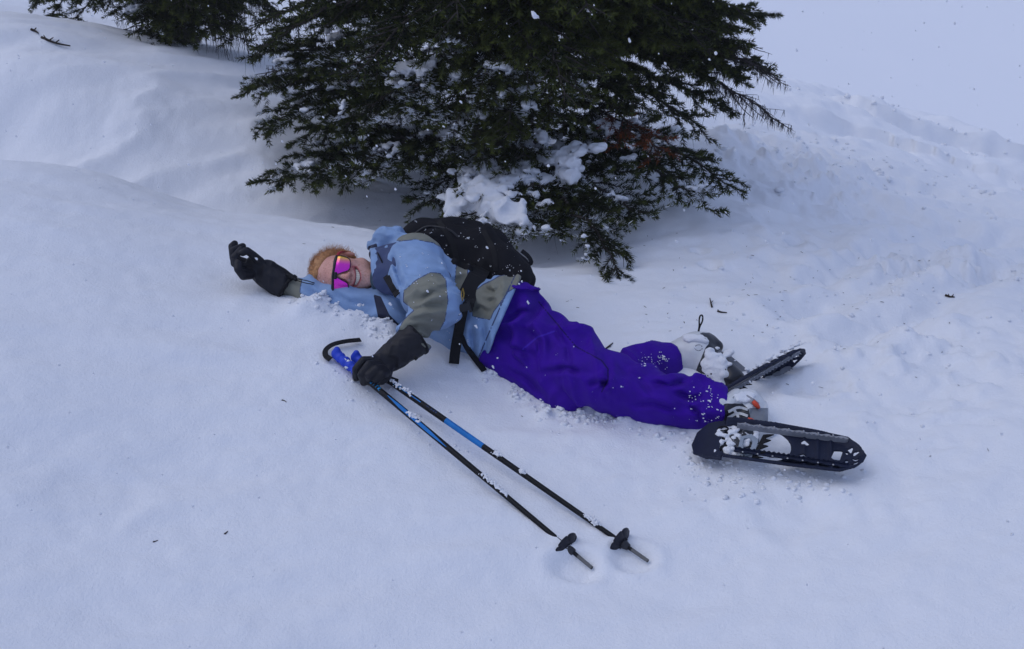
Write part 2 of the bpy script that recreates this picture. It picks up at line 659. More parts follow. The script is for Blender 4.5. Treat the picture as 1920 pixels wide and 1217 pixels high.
def H(x, y):
    z = H0(x, y)
    r = np.hypot(x, y - 4)
    near = np.exp(-np.maximum(r - 9, 0) / 4)
    p = np.stack([x, y], -1)
    # wind-laid ripples, drawn out across the slope
    q = np.stack([x * 0.75 + y * 0.2, y * 2.3 - x * 0.55], -1)
    rg = sstep(.3, 1.6, x) * sstep(3.2, 5, y)
    z = z + near * (0.015 * fbm(q * 1.6, 3, 3) + 0.004 * fbm(q * 6, 8, 3) + rg * .07 * fbm(p * 1.5 + 4, 19, 4))
    z = z + near * 0.0022 * fbm(p * 26, 5, 3)
    z = z + 0.25 * (1 - near) * fbm(p * 0.12, 21, 4)
    q2 = np.stack([x * .45 + .25 * vnoise(p * .8, 71), y * 2.6 - x * .35 + .35 * vnoise(p * .9, 72)], -1)
    z = z + near * .008 * (1 - 2 * np.abs(vnoise(q2 * 1.4, 73))) * sstep(-.4, .5, vnoise(p * .7, 74)) * (1 - sstep(4, 5, y))
    lb_ = sstep(-.2, -1.0, x) * sstep(3.9, 4.6, y) * (1 - sstep(6, 7, y))     # carved bank below the smaller fir
    q4 = np.stack([(x * 1.1 + y * .5) * 1.3, (y - x * .7) * 3.2], -1)
    z = z + lb_ * .022 * (1 - 2 * np.abs(fbm(q4, 83, 2))) 
    # trodden, lumpy ground
    bil = np.abs(fbm(p * 3.1 + .3 * vnoise(p * 2, 30)[..., None], 31, 4)) - 0.35
    lum = np.maximum(fbm(p * 13 + 5, 41, 3), -0.1) + .5 * np.maximum(fbm(p * 31 + 9, 42, 2) - .1, 0)
    for c, rad, amp in LUMPS:
        m = np.exp(-(((x - c[0]) ** 2 + (y - c[1]) ** 2) / rad ** 2))
        z = z + m * amp * (1.0 * bil + .8 * lum * (.4 + .6 * vnoise(p * 1.7, 37)))
    # footprints and dents
    for c, rad, dep in PITS:
        d = np.hypot(x - c[0], (y - c[1]) * 1.1) / rad * (1 + 0.25 * vnoise(p * 14, 77))
        z = z - dep * (1 - sstep(0.55, 1.1, d)) + 0.35 * dep * np.exp(-((d - 1.25) / 0.25) ** 2)
    # ski tracks: a shelf cut with a low far wall
    for pts, w, dep in ((TRACK1, .17, .14), (TRACK2, .12, .10)):
        d, s, run = seg_d(x, y, pts)
        sd_ = d * s * (1 + 0.2 * vnoise(p * 3, 55))
        fade = sstep(0, .6, run)
        z = z + fade * dep * (sstep(-.02, .05, sd_ + .03 * vnoise(p * 7, 58)) * np.exp(-np.maximum(sd_, 0) / .9) - .6 * np.exp(-((sd_ + w * .8) / w) ** 2))
    for pts in FURROWS:
        d, s, run = seg_d(x, y, pts)
        z = z - 0.04 * np.exp(-(d / .07) ** 2) * (1 + .5 * vnoise(p * 5, 66)) + 0.016 * np.exp(-((d - .14) / .06) ** 2)
    for pts in CRACKS:
        d, s, run = seg_d(x, y, pts)
        d = np.abs(d + .02 * vnoise(p * 9, 3))
        z = z + 0.02 * sstep(-.03, .03, d * s) * np.exp(-(d / .12) ** 2) - .012 * np.exp(-(d / .012) ** 2)
    # broken snow pushed up along the arm, the legs and the snowshoe
    rough = np.maximum(fbm(p * 20, 61, 3) + .15, 0) + .5 * np.maximum(fbm(p * 55, 63, 2), 0)
    for pts, w, amp in ((ARM_EDGE, .05, .042), (LEG_EDGE, .06, .034), (SHOE_EDGE, .04, .008)):
        d, s, run = seg_d(x, y, pts)
        m = np.exp(-(d / w) ** 2)
        z = z + m * amp * (.35 + .8 * rough)
    return z


xc = list(np.arange(-2.75, 2.95, 0.0155))
st = 0.0155
while xc[-1] < 900:
    st *= 1.013 if xc[-1] < 6.3 else 1.08
    xc.append(xc[-1] + st)
st = 0.0155
while xc[0] > -900:
    st *= 1.07
    xc.insert(0, xc[0] - st)
yc = [1.15]
while yc[-1] < 13:
    yc.append(yc[-1] + 0.0051 * yc[-1])
st = yc[-1] - yc[-2]
while yc[-1] < 1500:
    st *= 1.06
    yc.append(yc[-1] + st)
st = 0.01
while yc[0] > -900:
    st *= 1.3
    yc.insert(0, yc[0] - st)
xc, yc = np.array(xc), np.array(yc)
gx, gy = np.meshgrid(xc, yc)
gz = H(gx, gy)
nx, ny = len(xc), len(yc)
ii = (np.arange(ny - 1)[:, None] * nx + np.arange(nx - 1)[None]).ravel()
me = mesh_np('snow_ground', np.stack([gx, gy, gz], -1).reshape(-1, 3), np.stack([ii, ii + 1, ii + nx + 1, ii + nx], 1))
link('snow_ground', me, SNOW, label='rippled and trodden blue-white snow slope', kind='structure')


def ground(x, y):
    return float(H(np.array([x]), np.array([y]))[0])


def ghit(px, py, lift=0.0):
    return hit(px, py, H, lift)

# ------------------------------------------------------------------ the person lying on their side
M_SKIN = mat('skin', (1, 1, 1), rough=0.5, spec=0.35, var=0.1, vscale=160, bump=0.15, bscale=500, bdist=0.0006, col_attr='tint', sss=0.0)
M_JACKET = mat('jacket_shell', (.23, .35, .56), rough=.66, spec=.3, var=.10, vscale=25, bump=.25, bscale=90, bdist=.004,
               layers=[('navy', (.018, .022, .05)), ('grey', (.19, .195, .16)), ('seam', (.045, .065, .15))], sheen=.05)
M_NAVY = mat('navy_fabric', (.02, .025, .06), rough=.7, bump=.3, bscale=120)
M_PANTS = mat('purple_shell', (.036, .002, .27), rough=.75, spec=.15, var=.12, vscale=22, bump=.28, bscale=70, bdist=.005,
              layers=[('seam', (.012, .002, .09)), ('zip', (.06, .02, .42))], dust=.12, dscale=150)
M_GLOVE = mat('glove_leather', (.009, .009, .014), rough=.55, spec=.3, var=.3, bump=.4, bscale=110, bdist=.002, dust=.1, dscale=190)
M_BLACK = mat('black_webbing', (.006, .006, .008), rough=.75, spec=.25, bump=.2)
M_PACK = mat('black_pack_cloth', (.006, .006, .009), rough=.8, spec=.2, bump=.35, bscale=80, bdist=.005, dust=.13, dscale=200)
M_HAIR = mat('ginger_hair', (.42, .20, .08), rough=.6, spec=.4, var=.35, vscale=120)
M_TEETH = mat('teeth', (.74, .68, .56), rough=.3, var=.04)

HC = PT(644, 515, 3.50)                            # head centre
hu = CB(-1, .10, .02)                              # crown
hf = CB(.10, -.10, 1)                              # face
hf = unit(hf - hu * (hf @ hu))
hl = np.cross(hf, hu)                              # hl = one side
if hl @ UP < 0:
    hl = -hl                                       # the person's own left side lies uppermost
HM = np.stack([hl, hf, hu])                        # world -> head axes
HS = .96                                           # head size


def HW(x, y, z):
    """head axes (left, front, up) -> place"""
    return HC + HS * (x * hl + y * hf + z * hu)


# joints
NECK = HW(0, -.035, -.15)
T0, T1 = PT(738, 535, 3.53), PT(915, 615, 3.47)
TW = CB(.18, 1, 0)
TT = CB(.1, .1, 1)
SHL, ELL, WRL, HDL = PT(780, 496, 3.44), PT(815, 572, 3.25), PT(772, 634, 3.20), PT(716, 688, 3.15)
SHR, ELR, WRR, HDR = PT(738, 588, 3.46), PT(632, 560, 3.47), PT(535, 532, 3.50), PT(490, 505, 3.49)
HPL, KNL, ANL = PT(964, 602, 3.42), PT(1108, 710, 3.15), PT(1362, 768, 3.12)
HPR, KNR, ANR = PT(938, 648, 3.43), PT(1066, 730, 3.24), PT(1262, 672, 3.47)


def f_head(P):
    q = (P - HC) @ HM.T / HS
    x = q.copy()
    x[:, 0] = np.abs(x[:, 0])
    d = sd_ell(q, (0, -.012, .034), (.073, .092, .080))
    d = smin(d, sd_ell(q, (0, .028, -.030), (.060, .060, .078)), .03)
    d = smin(d, sd_cone(x, (.046, .0, -.062), (.008, .058, -.098), .021, .018), .025)
    d = smin(d, sd_ell(q, (0, .066, -.101), (.020, .016, .015)), .02)
    d = smin(d, sd_ell(x, (.036, .062, -.034), (.022, .021, .020)), .02)         # raised cheeks of a grin
    d = smin(d, sd_cone(x, (.006, .082, .024), (.044, .062, .024), .011, .010), .014)
    d = smax(d, -sd_ell(x, (.031, .094, .002), (.017, .013, .011)), .012)
    d = smin(d, sd_cone(q, (0, .088, .014), (0, .108, -.030), .0075, .0105), .012)
    d = smin(d, sd_ell(x, (.0105, .096, -.035), (.0085, .0105, .0075)), .008)
    ml = lambda t: np.array([t, .0925 - t * t * 13, -.066 + t * t * 13])
    q2 = q.copy()
    q2[:, 1] = 0                                               # mouth outline seen from the front
    mouth = np.full(len(q), 1e9)
    for t0, t1 in ((-.034, -.017), (-.017, 0), (0, .017), (.017, .034)):
        a_, b_ = ml(t0), ml(t1)
        a_[1] = b_[1] = 0
        mouth = np.minimum(mouth, sd_cone(q2, a_, b_, .0085 - abs(t0) * .17, .0085 - abs(t1) * .17))
    yl = .0885 - q[:, 0] ** 2 * 14
    lips = np.sqrt((mouth - .002) ** 2 + (q[:, 1] - yl) ** 2) - .0048
    d = smin(d, sd_ell(q, (0, .052, -.066), (.042, .036, .030)), .02)
    d = smin(d, lips, .005)
    d = smax(d, -np.maximum(mouth, (yl - .010) - q[:, 1]), .002)
    ear = sd_ell(x, (.077, -.010, -.004), (.009, .019, .031))
    ear = smax(ear, -sd_ell(x, (.087, -.006, -.002), (.007, .011, .020)), .004)
    d = smin(d, ear, .008)
    d = smin(d, sd_cone(q, (0, -.030, -.06), (0, -.040, -.175), .050, .054), .03)
    return d * HS


def f_body(P):
    far = np.linalg.norm(P - HC, axis=1)
    d = far - .16
    m = far < .27
    if m.any():
        d[m] = f_head(P[m])
    b = sd_cone(P, T0, T1, .105, .095, TT, .62)
    b = smin(b, sd_cone(P, NECK, T0, .045, .07), .03)
    for a, c, r1, r2 in ((SHL, ELL, .045, .036), (ELL, WRL, .034, .018), (WRL, HDL, .018, .02), (SHR, ELR, .045, .036), (ELR, WRR, .036, .024), (WRR, HDR, .024, .024),
                         (HPL, KNL, .07, .05), (KNL, PT(1300, 755, 3.12), .042, .03), (HPR, KNR, .07, .05), (KNR, PT(1245, 680, 3.47), .045, .03)):
        b = smin(b, sd_cone(P, a, c, r1, r2), .03)
    b = smin(b, sd_cone(P, SHL + .05 * FW, SHR + .05 * FW, .035, .03), .02)
    b = smin(b, sd_cone(P, HPL, HPR, .08, .08), .04)
    return smin(d, b, .02)


person = thing('person', (HC + T1) / 2 - np.array([0, 0, .2]),
               'laughing red-haired person in blue jacket and purple trousers lying sideways in the snow', 'person')
allj = np.array([HC, NECK, T0, T1, SHL, ELL, WRL, HDL, SHR, ELR, WRR, HDR, HPL, KNL, ANL, HPR, KNR, ANR])
me, v = sdf_mesh('body', f_body, allj.min(0) - .2, allj.max(0) + .2, .0042)
q = (v - HC) @ HM.T / HS
ax = np.abs(q[:, 0])
skin = np.tile(np.array([.66, .37, .30]), (len(v), 1))


def blend(c, w):
    global skin
    skin = skin + (np.array(c) - skin) * np.clip(w, 0, 1)[:, None]


front = sstep(.02, .05, q[:, 1])
blend((.62, .24, .20), .75 * front * np.exp(-((ax - .036) / .02) ** 2 - ((q[:, 2] + .034) / .024) ** 2))
blend((.60, .23, .19), .7 * front * np.exp(-(ax / .016) ** 2 - ((q[:, 2] + .03) / .018) ** 2))
blend((.62, .27, .22), .5 * front * np.exp(-((q[:, 2] - .05) / .03) ** 2))
blend((.50, .17, .12), .8 * np.exp(-((ax - .078) / .01) ** 2 - ((q[:, 2]) / .03) ** 2))
fr = sstep(.52, .75, fbm(q * 260, 5, 2))
blend((.36, .14, .08), .55 * fr * sstep(0, .04, q[:, 1]))
lm = (ax < .039) & (q[:, 1] > .07)
ml_d = np.abs(q[:, 2] - (-.066 + ax ** 2 * 13))
blend((.44, .11, .11), lm * (1 - sstep(.0105, .013, ml_d)))
blend((.06, .015, .012), lm * (1 - sstep(.006, .008, ml_d)) * (q[:, 1] < .084 - ax ** 2 * 14))
attr_col(me, 'tint', np.clip(skin, 0, 1))
body = link('body', me, M_SKIN, person)

# teeth: a curved row between the lips
mb = MB()
for i in range(8):
    t = -.0268 + i * .0067
    a, b = t + .0003, t + .0064
    for s0, s1 in ((.0078, -.0060),):
        za, zb = -.066 + a * a * 13, -.066 + b * b * 13
        ya, yb = .0862 - a * a * 14, .0862 - b * b * 14
        top, bot = s0 * (1 - abs(t) * 16), s1 * (1 - abs(t) * 16)
        vs = [HW(a, ya, za + bot), HW(b, yb, zb + bot), HW(b, yb, zb + top), HW(a, ya, za + top),
              HW(a, ya - .006, za + bot), HW(b, yb - .006, zb + bot), HW(b, yb - .006, zb + top), HW(a, ya - .006, za + top)]
        mb.add(vs, [(0, 1, 2, 3), (7, 6, 5, 4), (0, 4, 5, 1), (3, 2, 6, 7), (1, 5, 6, 2), (0, 3, 7, 4)])
link('teeth', mb.build('teeth', False), M_TEETH, person)
mb = MB()
mb.tube([HW(-.0105, .106, -.037), HW(-.0105, .1085, -.037)], .0016, 8)
link('nose_stud', mb.build('nose_stud'), mat('stud_metal', (.8, .8, .8), .2, 1.0, var=0), person)


# hair: close cap over the crown and the back, then frizzy curls
def f_hair(P):
    q = (P - HC) @ HM.T / HS
    skull = sd_ell(q, (0, -.012, .034), (.073, .092, .080))
    d = np.abs(skull - .003) - .006 - .004 * fbm(q * np.array([60, 25, 60]), 9, 3)
    bun = sd_ell(q, (.035, -.09, .02), (.05, .04, .05)) - .008 * fbm(q * 50, 4, 2)
    d = smin(d, bun, .02)
    line = q[:, 1] - (.064 - .45 * np.maximum(.07 - q[:, 2], 0) - 5.5 * q[:, 0] ** 2 - .35 * np.maximum(.03 - q[:, 2], 0))
    return smax(d, line, .008) * HS


me, _ = sdf_mesh('hair', f_hair, HC - .19, HC + .19, .0032)
hair = link('hair', me, M_HAIR, person)
rng = np.random.default_rng(4)
verts, faces = [], []
side = np.cross(hf, hu)
for s in range(5200):
    u = rng.uniform(-1, 1)
    th = rng.uniform(-.15 * math.pi, 1.1 * math.pi)
    # roots on the crown / upper side of the skull
    n = unit(np.array([math.sin(th) * .9 + rng.normal(0, .2), -.25 + rng.normal(0, .45), math.cos(th) * .9 + .2]))
    root = np.array([0, -.012, .034]) + n * np.array([.075, .094, .082])
    if root[1] > .06 - 5.5 * root[0] ** 2 - .4 * max(.06 - root[2], 0):
        continue
    upness = n[0]
    Ln = rng.uniform(.004, .020) * (1.0 + 1.2 * max(upness, 0) * (rng.random() < .55))
    k = 10
    cr, ph, wv = rng.uniform(.003, .008), rng.uniform(0, 6.28), rng.uniform(.9, 2.2)
    dirn = unit(n + np.array([.35, -.2, .12]) + rng.normal(0, .35, 3))
    e1 = unit(np.cross(dirn, rng.normal(0, 1, 3)))
    e2 = np.cross(dirn, e1)
    w = rng.uniform(.0003, .00055)
    base = len(verts)
    for i in range(k):
        t = i / (k - 1)
        p = root + dirn * Ln * t + cr * t ** .5 * (math.cos(ph + wv * 6.28 * t) * e1 + math.sin(ph + wv * 6.28 * t) * e2)
        ww = w * (1 - .6 * t)
        verts.append(HW(*(p - np.array([0, 0, 1]) * ww)))
        verts.append(HW(*(p + np.array([.5, 0, 1]) * ww)))
    for i in range(k - 1):
        faces.append((base + 2 * i, base + 2 * i + 1, base + 2 * i + 3, base + 2 * i + 2))
link('curls', mesh_np('curls', verts, faces), M_HAIR, hair)['kind'] = 'stuff'


# ---- jacket
def crease(P, sc, amp, seed, warp=.35):
    """sharp-edged cloth creases: thin valleys between soft rolls"""
    q = P * np.asarray(sc, float)
    w = np.stack([vnoise(P * 7 + 9, seed + 1), vnoise(P * 7 + 31, seed + 2), vnoise(P * 7 + 57, seed + 3)], 1)
    n = vnoise(q + w * warp * 3, seed)
    return amp * (np.sqrt(np.abs(n)) * 1.6 - .8)


def pcrease(P, lines, sig=3.6, depth=.011):
    """named creases pressed into the cloth along traced lines, with a soft roll either side"""
    px, py, D = PIX(P)
    out = np.zeros(len(P))
    for ln in lines:
        ln = [np.array(q_, float) for q_ in ln]
        lo, hi = np.min(ln, axis=0) - 22, np.max(ln, axis=0) + 22
        m = (px > lo[0]) & (px < hi[0]) & (py > lo[1]) & (py < hi[1])
        if not m.any():
            continue
        x, y = px[m], py[m]
        d = np.full(len(x), 1e9)
        run = np.zeros(len(x))
        for k in range(len(ln) - 1):
            e = ln[k + 1] - ln[k]
            t = np.clip(((x - ln[k][0]) * e[0] + (y - ln[k][1]) * e[1]) / (e @ e), 0, 1)
            dd = np.hypot(x - ln[k][0] - t * e[0], y - ln[k][1] - t * e[1])
            run = np.where(dd < d, (k + t) / (len(ln) - 1), run)
            d = np.minimum(d, dd)
        w = np.minimum(1, 4.5 * run * (1 - run) + .12)
        out[m] += w * depth * (np.exp(-(d / sig) ** 2) - .45 * np.exp(-((d - 2.7 * sig) / (1.3 * sig)) ** 2))
    return out


SLEEVE_LINES = [[(770, 586), (800, 572), (842, 568)], [(786, 566), (812, 547), (848, 552)], [(766, 602), (800, 594), (846, 604)], [(760, 616), (790, 612), (830, 626)],
                [(758, 628), (785, 632), (812, 648)], [(800, 530), (825, 540), (852, 536)], [(828, 452), (838, 486), (850, 522)], [(735, 470), (745, 510), (760, 548)]]
TORSO_LINES = [[(722, 548), (742, 588), (772, 628)], [(734, 545), (758, 580), (778, 604)], [(716, 556), (728, 590), (750, 618)], [(905, 596), (912, 640), (902, 690)], [(884, 606), (886, 640), (892, 668)],
               [(895, 560), (915, 568), (930, 558)], [(905, 540), (925, 548), (945, 535)], [(880, 580), (900, 575), (915, 585)], [(620, 545), (655, 565), (700, 575)], [(575, 540), (600, 556), (632, 562)]]
LEG_LINES = [[(1130, 664), (1143, 690), (1138, 714), (1116, 740)], [(1100, 722), (1125, 716), (1150, 722)], [(1255, 732), (1295, 748), (1322, 742)], [(1210, 714), (1255, 724), (1292, 712)],
             [(922, 664), (965, 655), (1004, 668)], [(945, 606), (978, 584), (1000, 586)], [(1010, 700), (1060, 690), (1100, 700)], [(1160, 690), (1200, 712), (1225, 745)],
             [(1040, 618), (1062, 648), (1070, 680)], [(1180, 760), (1225, 756), (1270, 772)], [(985, 610), (1010, 640), (1012, 675)], [(1290, 760), (1310, 775), (1318, 795)], [(950, 690), (990, 712), (1020, 745)]]


def folds(P, a, b, amp, freq, seed, cross=3.0):
    """long soft-backed, sharp-edged creases running across the direction a->b"""
    t = unit(np.asarray(b) - np.asarray(a))
    s = (P - a) @ t
    lat = P - np.outer(s, t)
    w = vnoise(P * 5 + 3, seed + 5)
    q3 = lat * cross + np.outer(s * freq + w * 1.1, t)
    n = vnoise(q3, seed)
    m = .45 + .55 * vnoise(P * 4 + 11, seed + 9)
    return amp * m * (1 - 2.2 * np.abs(n))


HEMP, HEMN = PT(938, 610, 3.45), CB(.905, -.40, .0)


def jacket_parts(P):
    tor = sd_cone(P, PT(772, 540, 3.53), PT(880, 595, 3.49), .160, .142, TT, .70)
    tor = smin(tor, sd_cone(P, PT(748, 525, 3.53), PT(780, 545, 3.53), .088, .13, TT, .85), .04)
    tor = smin(tor, sd_cone(P, PT(880, 600, 3.48), PT(962, 614, 3.43), .138, .172, TT, .98), .03)
    tor = tor - .008 * fbm(P * 9, 17, 2) - folds(P, np.zeros(3), CB(-.5, .85, .2), .030, 17, 23) - folds(P, np.zeros(3), CB(.9, .35, .2), .016, 26, 25, 5)
    sl = sd_cone(P, SHL, ELL, .090, .076)
    sl = smin(sl, sd_cone(P, ELL, WRL, .074, .048), .035)
    fw = 1 / (1 + np.exp(-((P - ELL) @ unit(WRL - ELL)) * 60))
    sl = sl - folds(P, ELL, WRL, .026, 26, 31, 4) * (.2 + .8 * fw) - .004 * fbm(P * 12, 3, 2) - folds(P, np.zeros(3), CB(.3, -.9, .3), .024, 19, 29)
    el = P - ELL
    sl = sl - .012 * np.exp(-np.einsum('ij,ij->i', el, el) / .08 ** 2) * (1 - 2 * np.abs(vnoise(P * 18, 8)))
    sr = sd_cone(P, SHR, ELR, .066, .056)
    sr = smin(sr, sd_cone(P, ELR, WRR, .056, .043), .03)
    sr = sr - folds(P, ELR, WRR, .012, 18, 37) - .004 * fbm(P * 12, 6, 2) - folds(P, np.zeros(3), CB(.5, .8, .2), .012, 20, 39)
    return tor, sl, sr


WLN, WRN = unit(WRL - ELL), unit(WRR - ELR)


def f_jacket(P):
    tor, sl, sr = jacket_parts(P)
    tor = smax(tor, (P - HEMP) @ HEMN, .006)
    sl = smax(sl, (P - WRL) @ WLN - .010, .006)
    sr = smax(sr, (P - WRR) @ WRN - .02, .006)
    tor = tor + pcrease(P, TORSO_LINES)
    sr = sr + pcrease(P, TORSO_LINES[-2:], depth=.008)
    sl = sl + pcrease(P, SLEEVE_LINES, depth=.013)
    d = smin(tor, sr, .03)
    d = smin(d, sl, .016)
    nk = sd_cone(P, HW(0, -.005, -.15), HW(0, -.03, -.21), .066, .085)
    d = smin(d, nk, .03)
    hole = sd_cone(P, HW(0, .0, -.06), HW(0, -.02, -.155), .085, .060)
    return smax(d, -hole, .006)


me, v = sdf_mesh('jacket', f_jacket, np.minimum(T1, WRR) - np.array([.2, .4, .35]), np.array([HEMP[0] + .2, WRR[1] + .35, HC[2] + .35]), .0056)
px, py, D = PIX(v)
tor, sl, sr = jacket_parts(v)
on_sl, on_sr = sl < np.minimum(tor, sr) - .001, sr < np.minimum(tor, sl)
wob = 1.5 * fbm(v * 18, 2, 2)
g1 = -sd_poly(px, py + wob, [(786, 521), (806, 512), (826, 514), (836, 524), (840, 565), (834, 600), (814, 642), (790, 678), (740, 632), (757, 600), (776, 582), (756, 566), (757, 545)])
g2 = -sd_poly(px, py + wob, [(700, 470), (722, 458), (742, 452), (778, 449), (812, 455), (835, 470), (860, 505), (880, 500), (880, 430), (700, 425)])
g3 = -sd_poly(px, py + wob, [(500, 490), (566, 524), (562, 548), (606, 592), (560, 610), (500, 580)])
g4 = -sd_poly(px, py + wob, [(882, 552), (905, 534), (935, 518), (990, 505), (990, 528), (952, 548), (925, 586), (919, 601), (886, 592)])
g5 = -sd_poly(px, py + wob, [(855, 500), (876, 500), (880, 545), (862, 560), (852, 540)])
grey = np.where(on_sl, np.maximum(g1, g2), -9)
grey = np.where(on_sr, np.maximum(grey, g3), grey)
grey = np.where(~on_sl & ~on_sr, np.maximum(np.maximum(g4, g5), g2), grey)
attr(me, 'grey', grey)
nv = -sd_poly(px, py, [(700, 552), (714, 556), (730, 590), (756, 616), (784, 642), (784, 672), (735, 655), (712, 610)])
attr(me, 'navy', np.where(on_sl, -9, nv))
sm = np.full(len(v), -9.)
sm = np.where(on_sl, 1.1 - np.abs(sd_poly(px, py + wob, [(832, 470), (838, 500), (846, 520), (900, 520), (900, 440), (826, 452)])), sm)
sm = np.maximum(sm, .9 - np.abs(grey))
zl = [(712, 540), (722, 575), (748, 610), (785, 640)]
zz = np.full(len(v), 1e9)
for a, b in zip(zl[:-1], zl[1:]):
    a, b = np.array(a, float), np.array(b, float)
    e = b - a
    t = np.clip(((px - a[0]) * e[0] + (py - a[1]) * e[1]) / (e @ e), 0, 1)
    zz = np.minimum(zz, np.hypot(px - a[0] - t * e[0], py - a[1] - t * e[1]))
sm = np.where(~on_sl & ~on_sr, np.maximum(sm, 2.4 - zz), sm)
sm = np.maximum(sm, np.where(on_sl | on_sr, -9, .0022 - np.abs((v - HEMP) @ HEMN + .022)) * 500)
attr(me, 'seam', sm)
jacket = link('jacket', me, M_JACKET, person)


# collar standing open round the chin, navy inside
def f_collar(P):
    q = (P - HC) @ HM.T / HS
    c = np.array([0, -.012, 0])
    qq = q - c
    rr = np.hypot(qq[:, 0] * .95, qq[:, 1] * .86)
    ang = np.arctan2(qq[:, 0], qq[:, 1])
    top = -.104 - .012 * np.cos(ang) + .020 * np.sin(ang) + .006 * vnoise(np.stack([ang * 2.5, ang * 0], -1), 3)
    bot = -.20
    rad = .092 + .005 * np.sin(ang * 3 + 1) + (top - q[:, 2]) * .32 + .004 * fbm(q * 28, 12, 2)
    d = np.abs(rr - rad) - .0065
    d = smax(d, q[:, 2] - top, .006)
    d = smax(d, bot - q[:, 2], .006)
    gap = np.abs(ang + .55) * rad - .016 - np.maximum(q[:, 2] + .155, 0) * .6
    return smax(d, -gap, .006) * HS


me, v = sdf_mesh('collar', f_collar, HC - .25, HC + .25, .0035)
q = (v - HC) @ HM.T / HS
ang = np.arctan2(q[:, 0], q[:, 1] + .012)
rr = np.hypot(q[:, 0] * .95, (q[:, 1] + .012) * .86)
inner = .092 + .32 * (-.104 - q[:, 2]) - rr
attr(me, 'navy', np.where(inner > 0, 1., -1.))
attr(me, 'grey', np.full(len(v), -1.))
attr(me, 'seam', (-.116 - .010 * np.sin(ang * 2 + 1) + .012 * fbm(v * 30, 4, 2) - q[:, 2]) * 100)
collar = link('collar', me, M_JACKET, jacket)
# fleece neck gaiter corner showing under the chin
mb = MB()


def f_gaiter(P):
    q = (P - HC) @ HM.T / HS
    d = np.abs(sd_ell(q, (-.005, .035, -.125), (.05, .05, .042))) - .004
    return smax(smax(d, -(q[:, 1] - .03), .006), q[:, 2] + .100 + .35 * np.abs(q[:, 0] - .01), .008) * HS


me, v = sdf_mesh('neck_gaiter', f_gaiter, HC - .2, HC + .2, .0035)
link('neck_gaiter', me, mat('gaiter_fleece', (.05, .085, .11), rough=.9, bump=.3), person)


# hood bunched behind the neck
def f_hood(P):
    d = sd_cone(P, PT(704, 462, 3.60), PT(722, 446, 3.60), .026, .030)
    d = smin(d, sd_cone(P, PT(718, 446, 3.60), PT(742, 440, 3.62), .030, .026), .02)
    d = smin(d, sd_cone(P, PT(706, 470, 3.56), PT(715, 500, 3.54), .022, .022), .02)
    d = smin(d, sd_cone(P, PT(735, 450, 3.60), PT(760, 470, 3.56), .03, .05), .03)
    return d - .007 * (1 - 2 * np.abs(vnoise(P * np.array([34, 22, 18.]), 14))) - .004 * fbm(P * 30, 2, 2)


me, v = sdf_mesh('hood', f_hood, PT(730, 460, 3.58) - .2, PT(730, 460, 3.58) + .2, .004)
px, py, D = PIX(v)
attr(me, 'navy', -sd_poly(px, py, [(690, 462), (706, 456), (712, 480), (706, 500), (690, 500)]))
attr(me, 'grey', np.full(len(v), -1.))
attr(me, 'seam', np.full(len(v), -1.))
link('hood', me, M_JACKET, jacket)
mb = MB()
mb.tube(smooth_path([PT(708, 474, 3.44), PT(714, 486, 3.41), PT(719, 500, 3.40), PT(716, 512, 3.40)], 14), .0025, 8)
link('drawcord', mb.build('drawcord'), M_BLACK, jacket)


# ---- trousers
def legs(P):
    L = sd_cone(P, HPL, KNL, .108, .080)
    L = smin(L, sd_cone(P, KNL, PT(1230, 740, 3.13), .079, .075), .03)
    L = smin(L, sd_cone(P, PT(1230, 740, 3.13), PT(1375, 770, 3.12), .075, .071), .03)
    kn = P - PT(1132, 705, 3.15)
    L = L - folds(P, HPL, KNL, .008, 9, 43) - .006 * fbm(P * 6, 47, 2) - folds(P, np.zeros(3), CB(.35, .9, .2), .036, 15, 44, 3.5) - folds(P, np.zeros(3), CB(.9, .2, .3), .022, 24, 45, 6)
    L = L - .013 * np.exp(-np.einsum('ij,ij->i', kn, kn) / .11 ** 2) * (1 - 2 * np.abs(vnoise(P * np.array([20, 9, 9.]), 28)))
    cu = P - PT(1340, 765, 3.05)
    L = L - .012 * np.exp(-np.einsum('ij,ij->i', cu, cu) / .13 ** 2) * (1 - 2 * np.abs(vnoise(P * np.array([13, 8, 16.]), 58)))
    R = sd_cone(P, HPR, KNR, .106, .085)
    R = smin(R, sd_cone(P, KNR, ANR, .082, .062), .04)
    R = R - folds(P, HPR, KNR, .008, 12, 53) - .005 * fbm(P * 7, 57, 2) - folds(P, np.zeros(3), CB(.6, .7, .2), .026, 15, 54)
    return L, R


LCN, RCN = unit(PT(1375, 772, 3.12) - PT(1250, 738, 3.13)), unit(ANR - KNR)
LCP, RCP = PT(1356, 766, 3.12), PT(1258, 674, 3.47)
HEMC = PT(928, 607, 3.46)


def f_pants(P):
    L, R = legs(P)
    L = smax(L, (P - LCP) @ LCN, .005)
    R = smax(R, (P - RCP) @ RCN, .005)
    L = L + pcrease(P, LEG_LINES, 4.2, .014)
    R = R + pcrease(P, LEG_LINES[-1:], 4.2, .012)
    d = smin(L, R, .008)
    pel = sd_cone(P, PT(950, 596, 3.47), PT(935, 640, 3.48), .115, .115)
    d = smin(d, pel, .05)
    d = smax(d, -((P - HEMC) @ HEMN), .01)
    cup = sd_cone(P, LCP + LCN * .02, LCP - LCN * .012, .052, .052)
    d = smax(d, -cup, .004)
    cup = sd_cone(P, RCP + RCN * .02, RCP - RCN * .015, .045, .045)
    return smax(d, -cup, .004)


jj = np.array([HPL, KNL, ANL, HPR, KNR, ANR, HEMC])
me, v = sdf_mesh('trousers', f_pants, jj.min(0) - .2, jj.max(0) + .2, .006)
px, py, D = PIX(v)
L, R = legs(v)


